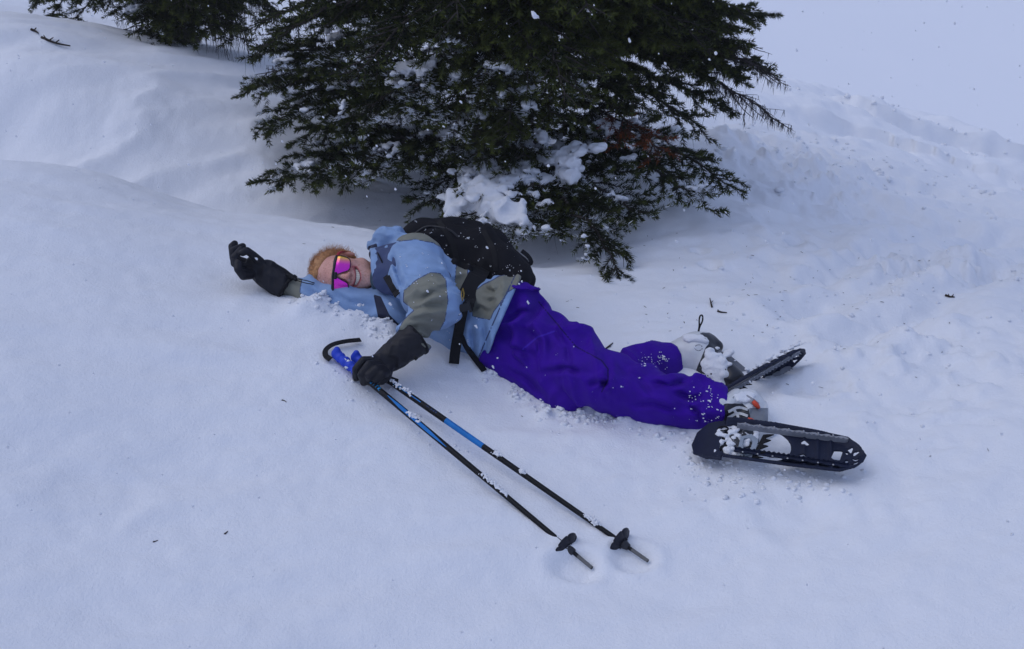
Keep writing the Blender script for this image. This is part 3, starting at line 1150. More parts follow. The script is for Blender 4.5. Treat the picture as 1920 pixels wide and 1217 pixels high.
def pline(pts):
    out = np.full(len(px), 1e9)
    for a, b in zip(pts[:-1], pts[1:]):
        a, b = np.array(a, float), np.array(b, float)
        e = b - a
        t = np.clip(((px - a[0]) * e[0] + (py - a[1]) * e[1]) / (e @ e), 0, 1)
        out = np.minimum(out, np.hypot(px - a[0] - t * e[0], py - a[1] - t * e[1]))
    return out


sm = np.where(L < R, np.maximum(1.3 - pline([(1128, 676), (1140, 692), (1140, 712), (1128, 735)]), 1.3 - pline([(1010, 566), (1045, 608), (1080, 650), (1128, 676)])), -1)
attr(me, 'seam', sm)
attr(me, 'zip', np.where(L < R, 1.7 - pline([(980, 655), (1008, 632), (1040, 621)]), -1))
trousers = link('trousers', me, M_PANTS, person)


# ---- gloves
def glove(name, cuff_a, cuff_b, palm_b, rc, chains, thumb, palm_r, flat, seed, parent=person):
    def f(P):
        d = sd_cone(P, cuff_a, cuff_b, rc[0], rc[1])
        d = smax(d, -((P - cuff_a) @ unit(cuff_b - cuff_a)), .004)
        d = smin(d, sd_cone(P, cuff_b, palm_b, palm_r * .9, palm_r, flat, .72), .02)
        d = d - .0035 * (1 - 2 * np.abs(vnoise(P * 38, seed)))
        for ch in chains + [thumb]:
            r0 = .0145
            fd = np.full(len(P), 1e9)
            for i in range(len(ch) - 1):
                k = i / (len(ch) - 1)
                fd = np.minimum(fd, sd_cone(P, ch[i], ch[i + 1], r0 - .0025 * k, r0 - .0025 * (k + 1 / (len(ch) - 1))))
            d = smin(d, fd, .006)
        return d
    pts = np.array([cuff_a, cuff_b, palm_b] + [p for c in chains + [thumb] for p in c])
    me, v = sdf_mesh(name, f, pts.min(0) - .08, pts.max(0) + .08, .0032)
    g = link(name, me, M_GLOVE, parent)
    return g


# hand raised past the head, fingers curled
gr = glove('glove', PT(540, 541, 3.49), PT(498, 512, 3.49), PT(478, 497, 3.48), (.050, .046),
           [[PT(468, 512, 3.45), PT(447, 506, 3.41), PT(440, 482, 3.40), PT(452, 468, 3.42)],
            [PT(462, 502, 3.47), PT(440, 494, 3.44), PT(437, 470, 3.44), PT(455, 462, 3.46)],
            [PT(460, 492, 3.50), PT(438, 484, 3.49), PT(435, 462, 3.50), PT(440, 457, 3.51)],
            [PT(470, 516, 3.44), PT(456, 518, 3.40), PT(446, 505, 3.38), PT(447, 492, 3.39)]],
           [PT(488, 490, 3.46), PT(474, 478, 3.43), PT(463, 470, 3.41), PT(455, 474, 3.40)], .034, CB(.5, .85, 0), 5)
mb = MB()
c0, cd = PT(538, 540, 3.49), unit(PT(498, 512, 3.49) - PT(540, 541, 3.49))
mb.tube([c0 - cd * .004, c0 + cd * .004], .0545, 24)
link('cuff_hem', mb.build('cuff_hem'), M_BLACK, gr)
mb = MB()
mb.tube(smooth_path([PT(536, 514, 3.47), PT(546, 519, 3.44), PT(556, 525, 3.43)], 10), .006, 8)
mb.tube(smooth_path([PT(556, 523, 3.43), PT(574, 526, 3.42), PT(590, 531, 3.42)], 10), .0016, 6)
mb.tube(smooth_path([PT(557, 526, 3.43), PT(574, 531, 3.42), PT(588, 533, 3.42)], 10), .0016, 6)
link('leash', mb.build('leash'), M_BLACK, gr)

# hand closed on the pole grips
GRIP_A = ghit(678, 704, .028)
gl = glove('glove', PT(778, 634, 3.20), PT(742, 664, 3.17), PT(712, 684, 3.15), (.059, .043),
           [[PT(704, 676, 3.13), PT(682, 676, 3.11), PT(668, 692, 3.11), PT(668, 708, 3.14)],
            [PT(710, 684, 3.11), PT(692, 684, 3.08), PT(678, 702, 3.08), PT(682, 717, 3.12)],
            [PT(718, 692, 3.10), PT(706, 692, 3.07), PT(692, 704, 3.07), PT(694, 716, 3.12)],
            [PT(724, 698, 3.10), PT(716, 702, 3.07), PT(706, 712, 3.08), PT(706, 720, 3.12)]],
           [PT(730, 690, 3.14), PT(726, 706, 3.11), PT(716, 714, 3.10), PT(704, 714, 3.10)], .040, CB(.6, .3, .6), 9)
mb = MB()
c0, cd = PT(778, 635, 3.20), unit(PT(742, 664, 3.17) - PT(778, 634, 3.20))
mb.tube([c0 - cd * .004, c0 + cd * .004], .0615, 24)
link('cuff_hem', mb.build('cuff_hem'), M_BLACK, gl)
mb = MB()
mb.tube([PT(776, 668, 3.11), PT(782, 674, 3.11)], .006, 8)
link('cord_toggle', mb.build('cord_toggle'), M_BLACK, gl)

# ---- sunglasses: one wide shield in two mirror lobes
glasses = thing('sunglasses', HW(0, .1, 0), 'wraparound sunglasses with magenta mirror lenses worn on the smiling face', 'sunglasses')
M_FRAME = mat('glasses_frame', (.010, .010, .013), rough=.4, var=0)
m = bpy.data.materials.new('magenta_mirror')
m.use_nodes = True
nt = m.node_tree
b = nt.nodes['Principled BSDF']
b.inputs['Metallic'].default_value, b.inputs['Roughness'].default_value = .75, .18
at = nt.nodes.new('ShaderNodeAttribute')
at.attribute_name = 'across'
rp = nt.nodes.new('ShaderNodeValToRGB')
rp.color_ramp.elements[0].position, rp.color_ramp.elements[0].color = 0, (.72, .03, .62, 1)
rp.color_ramp.elements[1].position, rp.color_ramp.elements[1].color = 1, (.95, .62, .06, 1)
e = rp.color_ramp.elements.new(.62)
e.color = (.80, .05, .55, 1)
e = rp.color_ramp.elements.new(.8)
e.color = (.9, .22, .30, 1)
nt.links.new(at.outputs['Fac'], rp.inputs[0])
nt.links.new(rp.outputs[0], b.inputs['Base Color'])
M_LENS = m


def shield(x, z):
    return HW(x, .108 - 5.5 * x * x - .35 * np.abs(z - .003) * .3, z)


LOBE = [(a_ * 1.04, b_ * 1.14 - .001) for a_, b_ in [(.006, .017), (.030, .021), (.055, .021), (.066, .016), (.068, .002), (.064, -.018), (.055, -.028), (.036, -.031), (.022, -.027), (.013, -.010), (.006, .004)]]


def lobe_grid(sgn, grow, th, name):
    """lens outline filled by rings round its centre, following the shield's curve"""
    c = np.array([.036, -.002])
    out = np.array(smooth_path([np.array(p) for p in LOBE + LOBE[:1]], 49))[:-1]
    n, rings = len(out), 6
    vs, fs, ac = [], [], []
    for layer in (0, 1):
        for r in range(rings + 1):
            k = (r / rings) * grow
            for p in out:
                s = c + (p - c) * k
                vs.append(shield(sgn * s[0], s[1]) - hf * th * layer)
                ac.append(abs(s[0]) / .068)
    lay = (rings + 1) * n
    for layer in (0, 1):
        for r in range(rings):
            for k in range(n):
                a, b2 = layer * lay + r * n + k, layer * lay + r * n + (k + 1) % n
                fs.append((a, b2, b2 + n, a + n))
    for k in range(n):
        a, b2 = rings * n + k, rings * n + (k + 1) % n
        fs.append((a, b2, b2 + lay, a + lay))
    me = mesh_np(name, vs, fs)
    attr(me, 'across', ac)
    return me


for sgn in (1, -1):
    link('lens', lobe_grid(sgn, 1.0, .002, 'lens'), M_LENS, glasses)
mb = MB()
for sgn in (1, -1):
    out = smooth_path([np.array(p) for p in LOBE + LOBE[:1]], 40)
    mb.tube([shield(sgn * p[0], p[1]) for p in out], .0015, 8)
mb.tube([shield(t, .021 - .9 * abs(t) * .06) + hf * .001 for t in np.linspace(-.069, .069, 25)], .0042, 8)
mb.tube([shield(t, .012) for t in np.linspace(-.012, .012, 7)], .006, 8)
link('frame', mb.build('frame'), M_FRAME, glasses)
for sgn in (1, -1):
    mb = MB()
    mb.ribbon(smooth_path([shield(sgn * .068, .014), HW(sgn * .078, .06, .013), HW(sgn * .083, .015, .010), HW(sgn * .083, -.03, -.002)], 16), .010, sgn * hl, .004)
    link('temple_arm', mb.build('temple_arm'), M_FRAME if sgn < 0 else mat('temple_red', (.35, .02, .03), .4, var=0), glasses)

# ------------------------------------------------------------------ backpack worn on the back
def on(f, px, py, lift=0.0, D0=2.9, D1=4.0):
    """point on a modelled surface under a pixel, lifted towards the viewer"""
    return on_many(f, [(px, py)], lift, D0, D1)[0]


def on_many(f, pix, lift=0.0, D0=2.9, D1=4.0, miss=True):
    """the same for a list of pixels: coarse walk along each sight line, then a fine one"""
    pix = np.asarray(pix, float)

    def cast(d0, d1, n):
        ts = d0[:, None] + (d1 - d0)[:, None] * np.linspace(0, 1, n)[None]
        r = FW + ((pix[:, 0] - 960) / F)[:, None] * RT + ((608.5 - pix[:, 1]) / F)[:, None] * UP
        P = CAMP + ts[..., None] * r[:, None]
        d = f(P.reshape(-1, 3)).reshape(len(pix), n) - lift
        k = np.argmax(d < 0, axis=1)
        return ts, P, k, (d < 0).any(axis=1)
    n = len(pix)
    ts, P, k, ok = cast(np.full(n, D0), np.full(n, D1), 90)
    a = np.arange(n)
    ts, P, k, ok2 = cast(ts[a, np.maximum(k - 1, 0)], ts[a, k] + 1e-4, 14)
    out = P[a, k]
    bad = ~(ok & ok2)
    if not miss:
        return out[~bad]
    for i_ in np.nonzero(bad)[0]:
        out[i_] = PT(*pix[i_], 3.4)
    return out


def f_pack(P):
    d = sd_cone(P, PT(800, 470, 3.74), PT(895, 484, 3.72), .112, .124)
    d = smin(d, sd_cone(P, PT(895, 486, 3.72), PT(945, 522, 3.66), .120, .106), .04)
    lid = sd_cone(P, PT(778, 462, 3.70), PT(850, 452, 3.70), .070, .086)
    d = smin(d, lid, .012)
    pocket = sd_cone(P, PT(930, 500, 3.64), PT(965, 525, 3.60), .085, .075)
    d = smin(d, pocket, .012)
    return d - crease(P, (8, 9, 12), .012, 71) - .004 * fbm(P * 14, 73, 2)


pack = thing('backpack', PT(880, 490, 3.7) - np.array([0, 0, .12]), 'black hiking backpack worn by the person in the blue jacket', 'backpack')
c = PT(880, 490, 3.7)
me, v = sdf_mesh('bag', f_pack, c - .38, c + .38, .007)
link('bag', me, M_PACK, pack)


def f_jp(P):
    return np.minimum(np.minimum(f_jacket(P), f_pants(P)), f_pack(P))


def strap(name, pix, w, f=f_jp, lift=.004, n=24, th=.003, material=M_BLACK, parent=pack, nrm=None):
    pts = list(on_many(f, smooth_path([np.array(p, float) for p in pix], n), lift))
    pts = [np.mean(pts[max(0, i - 1):i + 2], axis=0) for i in range(len(pts))]
    mb = MB()
    mb.ribbon(pts, w, -FW if nrm is None else nrm, th)
    return link(name, mb.build(name, False), material, parent)


strap('shoulder_strap', [(712, 486), (722, 508), (736, 532), (748, 552)], .034, f_jacket)
strap('shoulder_strap', [(846, 488), (862, 498), (884, 506), (905, 510)], .030)
strap('hip_belt', [(905, 500), (888, 530), (876, 556), (868, 580)], .062, f_jp, .006, th=.008)
strap('compression_strap', [(820, 412), (840, 440), (852, 470), (856, 490)], .018, f_pack)
strap('compression_strap', [(905, 430), (925, 470), (930, 510)], .018, f_pack)
# belt webbing hanging down to the snow
hp = [on(f_jacket, 868, 578, .008), on(f_jacket, 863, 605, .012), on(f_jacket, 858, 632, .014), PT(854, 655, on(f_jacket, 858, 640, .016) @ FW - CAMP @ FW - .012)]
e0 = ghit(851, 682, .012)
mb = MB()
mb.ribbon(smooth_path(hp + [e0], 26), .034, -FW, .003)
link('belt_end', mb.build('belt_end', False), M_BLACK, pack)
b0 = on(f_jacket, 869, 577, .012)
mb = MB()
for sx in (-1, 1):
    mb.prism([(-.004, -.02), (.004, -.02), (.004, .02), (-.004, .02)], b0 + CB(1, .25, 0) * .019 * sx, CB(1, .25, 0), CB(-.25, 1, 0), .008)
mb.prism([(-.022, -.012), (.022, -.012), (.022, .012), (-.022, .012)], b0, CB(1, .25, 0), CB(-.25, 1, 0), .010)
link('buckle', mb.build('buckle', False), mat('buckle_plastic', (.008, .008, .01), .35, var=0), pack)
mb = MB()
mb.ribbon(smooth_path([on(f_jacket, 866, 630, .004), on(f_jacket, 876, 652, .006), ghit(890, 672, .012), ghit(908, 695, .006)], 20), .020, CB(.3, .3, 1), .003)
link('belt_end', mb.build('belt_end', False), M_BLACK, pack)
mb = MB()
mb.tube(smooth_path([on(f_jp, 868, 540, .012), on(f_jp, 865, 552, .014), on(f_jp, 867, 564, .014)], 8), .0018, 6)
mb.tube(smooth_path([on(f_jp, 868, 540, .012), on(f_jp, 870, 552, .014), on(f_jp, 867, 564, .014)], 8), .0018, 6)
link('zip_cord', mb.build('zip_cord'), mat('mustard_cord', (.30, .20, .03), .7), pack)
for pts in ([(978, 470), (990, 480), (996, 492), (988, 497)], [(985, 492), (992, 515), (999, 545)]):
    mb = MB()
    mb.ribbon(smooth_path([PT(a, b, 3.66) for a, b in pts], 12), .016, CB(.3, .4, 1), .003)
    link('loose_strap', mb.build('loose_strap', False), M_BLACK, pack)
mb = MB()
zp = list(on_many(f_pack, smooth_path([np.array(q, float) for q in ((768, 446), (800, 425), (840, 430), (860, 445))], 30), .002))
mb.tube(zp, .004, 6)
link('zip', mb.build('zip'), mat('zip_black', (.02, .02, .024), .4, var=0), pack)

# ------------------------------------------------------------------ ski boots
M_BOOT = mat('boot_shell', (.62, .64, .66), rough=.35, spec=.5, var=.05, bump=.06,
             layers=[('dark', (.012, .013, .02)), ('mid', (.16, .18, .21)), ('ring', (.12, .13, .15))], dust=.22, dscale=34)
M_RED = mat('red_lever', (.62, .06, .02), .4, var=.05)
M_METAL = mat('grey_aluminium', (.25, .26, .29), .5, .1, var=.15, vscale=60, bump=.1, dust=.1, dscale=150)
M_DECK = mat('navy_deck_plastic', (.007, .011, .032), rough=.55, spec=.25, var=.2, vscale=30, bump=.25, bscale=150, bdist=.001, dust=.16, dscale=220)
M_BINDING = mat('pale_binding', (.25, .29, .34), rough=.5, var=.2, dust=.25, dscale=110)
M_SNOWCLUMP = snow_mat('packed_snow', .8)


def boot(name, f, c, dark, mid, ring, half=.22):
    me, v = sdf_mesh(name, f, c - half, c + half, .004)
    px, py, D = PIX(v)
    attr(me, 'dark', np.max([-sd_poly(px, py, p) for p in dark], axis=0) + 1.2 * fbm(v * 40, 2, 2))
    attr(me, 'mid', np.max([-sd_poly(px, py, p) for p in mid], axis=0))
    attr(me, 'ring', 1.0 - np.abs(np.hypot(px - ring[0], (py - ring[1]) * ring[3]) - ring[2]))
    return link(name, me, M_BOOT, person)


def f_bootL(P):
    d = sd_cone(P, PT(1350, 764, 3.10), PT(1398, 768, 3.14), .045, .060)
    d = smin(d, sd_cone(P, PT(1395, 772, 3.14), PT(1418, 800, 3.09), .060, .052), .03)
    d = smin(d, sd_cone(P, PT(1415, 808, 3.07), PT(1372, 828, 3.00), .048, .042), .03)
    ridge = .004 * sstep(.3, .6, np.sin((P @ CB(.8, -.6, 0)) * 120))
    return d - ridge - .002 * fbm(P * 30, 5, 2)


bl = boot('boot', f_bootL, PT(1385, 785, 3.08), [[(1358, 758), (1392, 756), (1404, 768), (1410, 790), (1400, 810), (1340, 800)], [(1340, 800), (1425, 800), (1420, 850), (1340, 850)]],
          [[(1404, 765), (1440, 765), (1440, 806), (1410, 806)]], (1380, 746, 5.5, 1.8))
for pts in ([(1412, 752), (1424, 766)], [(1402, 786), (1416, 792)]):
    mb = MB()
    a, b = [on(f_bootL, *p, .006) for p in pts]
    mb.tube([a, (a * 2 + b) / 3, (a + 2 * b) / 3, b], [.006, .008, .0075, .004], 10)
    link('buckle_lever', mb.build('buckle_lever'), M_RED, bl)
mb = MB()
mb.ribbon([on(f_bootL, *p, .004) for p in ((1398, 745), (1410, 752), (1420, 760))], .018, -FW, .006)
link('ankle_buckle', mb.build('ankle_buckle', False), M_METAL, bl)
for k, pts in enumerate(([(1366, 772), (1384, 764), (1402, 768)], [(1364, 784), (1384, 775), (1402, 780)], [(1376, 768), (1384, 782), (1378, 792)])):
    mb = MB()
    mb.ribbon([on(f_bootL, *p, .003) for p in smooth_path([np.array(q, float) for q in pts], 8)], .008, -FW, .003)
    link('lace', mb.build('lace', False), mat('lace_white', (.6, .62, .64), .7), bl)


def f_bootR(P):
    d = sd_cone(P, PT(1245, 684, 3.48), PT(1304, 660, 3.48), .060, .068)
    d = smin(d, sd_cone(P, PT(1304, 660, 3.48), PT(1325, 646, 3.49), .060, .040), .03)
    d = smin(d, sd_cone(P, PT(1312, 668, 3.46), PT(1372, 712, 3.38), .058, .044), .03)
    heel = sd_cone(P, PT(1318, 636, 3.49), PT(1343, 650, 3.47), .020, .024)
    return smin(d, heel, .01) - .002 * fbm(P * 28, 8, 2)


br = boot('boot', f_bootR, PT(1310, 670, 3.45), [[(1312, 625), (1360, 622), (1420, 740), (1300, 740), (1304, 700), (1318, 662), (1330, 640)]],
          [[(1400, 640), (1410, 640), (1410, 650)]], (1310, 652, 7, 1.3))
mb = MB()
lp = [(1308, 628), (1311, 612), (1311, 600), (1313, 592), (1317, 592), (1317, 602), (1312, 613), (1309, 628)]
mb.tube(smooth_path([PT(a, b, 3.47) for a, b in lp], 26), .0028, 8)
link('pull_loop', mb.build('pull_loop'), M_BLACK, br)
mb = MB()
mb.prism([(0, 0), (.035, -.012), (.16, -.115), (.155, -.13), (.10, -.13), (.0, -.035)], PT(1344, 656, 3.44), RT, UP, .03)
link('heel_plate', mb.build('heel_plate', False), M_METAL, br)


def lumps(name, centers, rads, seed, parent=None, squash=.7, rough=.4, h=None, **kw):
    """packed snow: uneven clods fused into one crust"""
    rads = np.asarray(rads, float)
    h = h or float(np.clip(rads.mean() * .42, .0014, .009))
    v, f = blob_surface(centers, rads, h, squash, rads.mean() * .35, seed=seed, noise_amp=rough)
    return link(name, mesh_np(name, v, f), M_SNOWCLUMP, parent, **kw)


rng = np.random.default_rng(11)
cs, rs = [], []
for _ in range(90):
    a, b = rng.normal(1340, 15), rng.normal(690, 17)
    if a > 1318:
        cs.append((a, b))
        rs.append(rng.uniform(.006, .016))
for _ in range(26):
    cs.append((rng.uniform(1285, 1325), rng.uniform(630, 640)))
    rs.append(rng.uniform(.005, .011))
cs = list(on_many(f_bootR, cs, .001))
lumps('snow_crust', cs, rs, 3, br)['kind'] = 'stuff'
cs, rs = [], []
for _ in range(30):
    cs.append((rng.uniform(1378, 1412), rng.uniform(738, 752)))
    rs.append(rng.uniform(.005, .012))
cs = list(on_many(f_bootL, cs))
lumps('snow_crust', cs, rs, 5, bl)['kind'] = 'stuff'

# ------------------------------------------------------------------ snowshoes
OUT = [(.0, .005), (.012, .060), (.045, .092), (.14, .100), (.26, .102), (.38, .092), (.475, .078), (.51, .045), (.53, .0), (.52, -.03), (.497, -.062), (.45, -.092), (.30, -.1), (.10, -.1), (.05, -.085), (.01, -.045)]
OUT = [(u, w * .9) for u, w in OUT]


def snowshoe(label, o, ex, ey, tip_lift=.9, flat_rail=True):
    """deck in its own axes: u along, w across, underside towards ez"""
    ex = unit(ex)
    ey = unit(ey - ex * (ey @ ex))
    ez = np.cross(ex, ey)
    M3 = np.stack([ex, ey, ez])

    def loc(u, w, z=0.0):
        bend = -tip_lift * max(.12 - u, 0) ** 2 * 4
        return o + u * ex + w * ey + (z + bend) * ez
    root = thing('snowshoe', o + .26 * ex, label, 'snowshoe', 'the pair of snowshoes')

    def f(P):
        q = (P - o) @ M3.T
        u, w = q[:, 0], q[:, 1]
        z = q[:, 2] + tip_lift * 4 * np.maximum(.12 - u, 0) ** 2
        edge = sd_poly(u, w, OUT)
        z = z - .016 * sstep(-.030, -.004, edge) * (u > .1)                      # side walls turned down
        z = z - .007 * sum(np.exp(-((u - c) / .006) ** 2) for c in (.345, .385, .425)) * (np.abs(w) < .07)
        hole = np.minimum(sd_poly(u, w, [(.09, -.05), (.12, -.066), (.24, -.066), (.24, .066), (.12, .066), (.09, .05)]),
                          np.hypot(u - .24, w) - .066)
        for (a, b, ra, rb) in ((.348, .030, .012, .009), (.338, -.030, .012, .009)):
            hole = np.minimum(hole, (np.hypot((u - a) / ra, (w - b) / rb) - 1) * .009)
        hole = np.minimum(hole, sd_poly(u, w, [(.437, .018), (.462, .020), (.452, -.022), (.426, -.022)]))
        for tri in ([(.474, .030), (.492, .034), (.486, .014)], [(.495, .018), (.512, .016), (.492, .002)], [(.470, .018), (.480, .014), (.472, .004)],
                    [(.486, -.006), (.512, -.012), (.500, -.022)], [(.466, -.022), (.478, -.016), (.476, -.036)], [(.487, -.032), (.51, -.028), (.495, -.046)]):
            hole = np.minimum(hole, sd_poly(u, w, tri))
        d2 = np.maximum(edge, -hole)
        return smax(np.abs(z) - .0042, d2, .002)
    c = loc(.265, 0)
    me, _ = sdf_mesh('deck', f, c - .34, c + .34, .0034)
    deck = link('deck', me, M_DECK, root)
    for w0, sg in ((.052, 1), (-.052, -1)):                                       # toothed traction rails
        mb = MB()
        prof = [(.135, .002)]
        n = 46
        prof = [(.135, .006), (.475, .006)]
        for k in range(n + 1):
            u = .475 - k * (.34 / n)
            prof.append((u, .030 - (.006 if k % 2 else 0)))
        mb.prism(prof, o + w0 * ey, ex, ez, .003)
        fl = [(.135, 0)] + [(.475, 0)]
        for k in range(9):
            u = .475 - k * .0425
            fl += [(u, .011), (u - .012, .015), (u - .022, .015), (u - .034, .011)] if k < 8 else [(.135, .011)]
        mb.prism(fl, o + w0 * ey + ez * .019, ex, sg * ey, .003)
        rail = link('rail', mb.build('rail', False), M_METAL if sg > 0 or not flat_rail else M_DECK, root)
        for k in range(7):
            mb = MB()
            p = o + ex * (.16 + .045 * k) + ey * (w0 + sg * .012) + ez * .0205
            mb.tube([p, p + ez * .003], .003, 8)
            link('rivet', mb.build('rivet'), mat('rivet_metal', (.5, .5, .52), .3, .9, var=0) if k == 0 and sg > 0 else bpy.data.materials.get('rivet_metal'), rail)
    # toe crampon: black plate with saw teeth
    mb = MB()
    teeth = [(-.062, 0), (.052, 0), (.052, .014)]
    for k in range(4):
        y = .046 - k * .028
        teeth += [(y, .040), (y - .010, .016), (y - .016, .016)]
    teeth += [(-.064, .042)]
    cex = unit(ey * 1 + ex * .28)
    mb.prism(teeth, o + .205 * ex - .012 * ey + .006 * ez, cex, unit(ex * .82 - ey * .2 + ez * .55), .0035)
    link('crampon', mb.build('crampon', False), M_BLACK, root)
    # pale pivot plate
    mb = MB()
    hexo = [(.150, .012), (.182, .030), (.205, .010), (.196, -.055), (.170, -.068), (.146, -.030)]
    hexi = [(.160, .006), (.178, .012), (.188, -.002), (.182, -.042), (.170, -.050), (.157, -.026)]
    vs = [loc(u, w, .012) for u, w in hexo] + [loc(u, w, .012) for u, w in hexi] + [loc(u, w, .004) for u, w in hexo] + [loc(u, w, .004) for u, w in hexi]
    fs = []
    for k in range(6):
        k2 = (k + 1) % 6
        fs += [(k, k2, 6 + k2, 6 + k), (12 + k2, 12 + k, 18 + k, 18 + k2), (k2, k, 12 + k, 12 + k2), (6 + k, 6 + k2, 18 + k2, 18 + k)]
    mb.add(vs, fs)
    link('pivot_plate', mb.build('pivot_plate', False), M_BINDING, root)
    for a, b, w in (((.108, .06), (.165, -.064), .022), ((.135, .064), (.188, -.01), .016)):
        mb = MB()
        mb.ribbon([loc(*a, -.004), loc((a[0] + b[0]) / 2, (a[1] + b[1]) / 2, .004), loc(*b, -.002)], w, ez, .004)
        link('binding_strap', mb.build('binding_strap', False), mat('checked_strap', (.03, .03, .036), .6, dust=.5, dscale=120), root)
    mb = MB()
    ring = [loc(.093 + .016 * math.cos(t), .045 + .010 * math.sin(t), .006) for t in np.linspace(0, 6.28, 18)]
    mb.tube(ring, .0028, 6)
    link('strap_loop', mb.build('strap_loop'), M_BLACK, root)
    for ch in list(root.children) + [g for c_ in root.children for g in c_.children]:
        n_ = len(ch.data.vertices)
        co = np.empty(n_ * 3, np.float32)
        ch.data.vertices.foreach_get('co', co)
        ch.data.vertices.foreach_set('co', (o + (co.reshape(-1, 3) - o) * .92).astype(np.float32).ravel())
    return root, lambda u, w, z=0.0: o + (loc(u, w, z) - o) * .92, ez


o1 = PT(1298, 816, 2.95)
s1, loc1, ez1 = snowshoe('dark blue plastic snowshoe turned sole outward with saw-toothed crampon showing, low in the snow', o1, PT(1614, 860, 2.85) - o1, CB(.10, .63, -.77))
ex2 = unit(PT(1505, 656, 3.42) - PT(1362, 737, 3.30))
o2 = PT(1505, 656, 3.42) - ex2 * .487
zi = unit(CB(.48, -.87, 0) - ex2 * (CB(.48, -.87, 0) @ ex2))
s2, loc2, ez2 = snowshoe('snow-dusted snowshoe standing edge-on with its tail raised, beside the white boot', o2, ex2, -(FW * .88 + zi * .45), flat_rail=False)
rng = np.random.default_rng(5)
lumps('snow_crust', [loc2(rng.uniform(.22, .52), rng.uniform(-.09, .09), -.008) for _ in range(140)], rng.uniform(.003, .008, 140), 8, s2)['kind'] = 'stuff'
lumps('snow_crust', [loc1(rng.uniform(.07, .2), rng.uniform(-.06, .085), rng.uniform(-.012, .004)) for _ in range(110)], rng.uniform(.003, .010, 110), 9, s1)['kind'] = 'stuff'

# ------------------------------------------------------------------ the two poles
M_GRIP = mat('blue_grip_rubber', (.012, .05, .52), rough=.5, spec=.4, var=.08, bump=.15)
M_SHAFT = mat('pole_lacquer', (.004, .0045, .007), rough=.5, spec=.2, var=.1, vscale=40,
              layers=[('blue', (.012, .17, .50)), ('print', (.02, .28, .62)), ('dim', (.02, .045, .14)), ('tip', (.13, .13, .13))], dust=.02, dscale=220)
# printed marks on a 5-row dot raster: (run along the shaft in m, glyph height in m, text)
GLY = {'1': '00100 01100 00100 00100 01110', '2': '01110 00010 01110 01000 01110', '0': '01110 01010 01010 01010 01110', 'R': '11100 10100 11100 11000 10110',
       'E': '1110 1000 1110 1000 1110', 'O': '1110 1010 1010 1010 1110', 'U': '1010 1010 1010 1010 1110', 'T': '1110 0100 0100 0100 0100', '.': '000 000 000 000 010',
       'S': '1110 1000 1110 0010 1110', 'C': '1110 1000 1000 1000 1110', 'I': '010 010 010 010 010', 'c': '111 100 100 100 111', 'm': '10001 11011 10101 10001 10001', ' ': '00 00 00 00 00', '-': '000 101 111 101 000', '=': '11111111 10000000 10000000 10000000 11111111'}


def raster(txt):
    rows = [''] * 5
    for ch in txt:
        for i, r in enumerate(GLY[ch].split()):
            rows[i] += r + '0'
    return np.array([[int(c) for c in r] for r in rows])


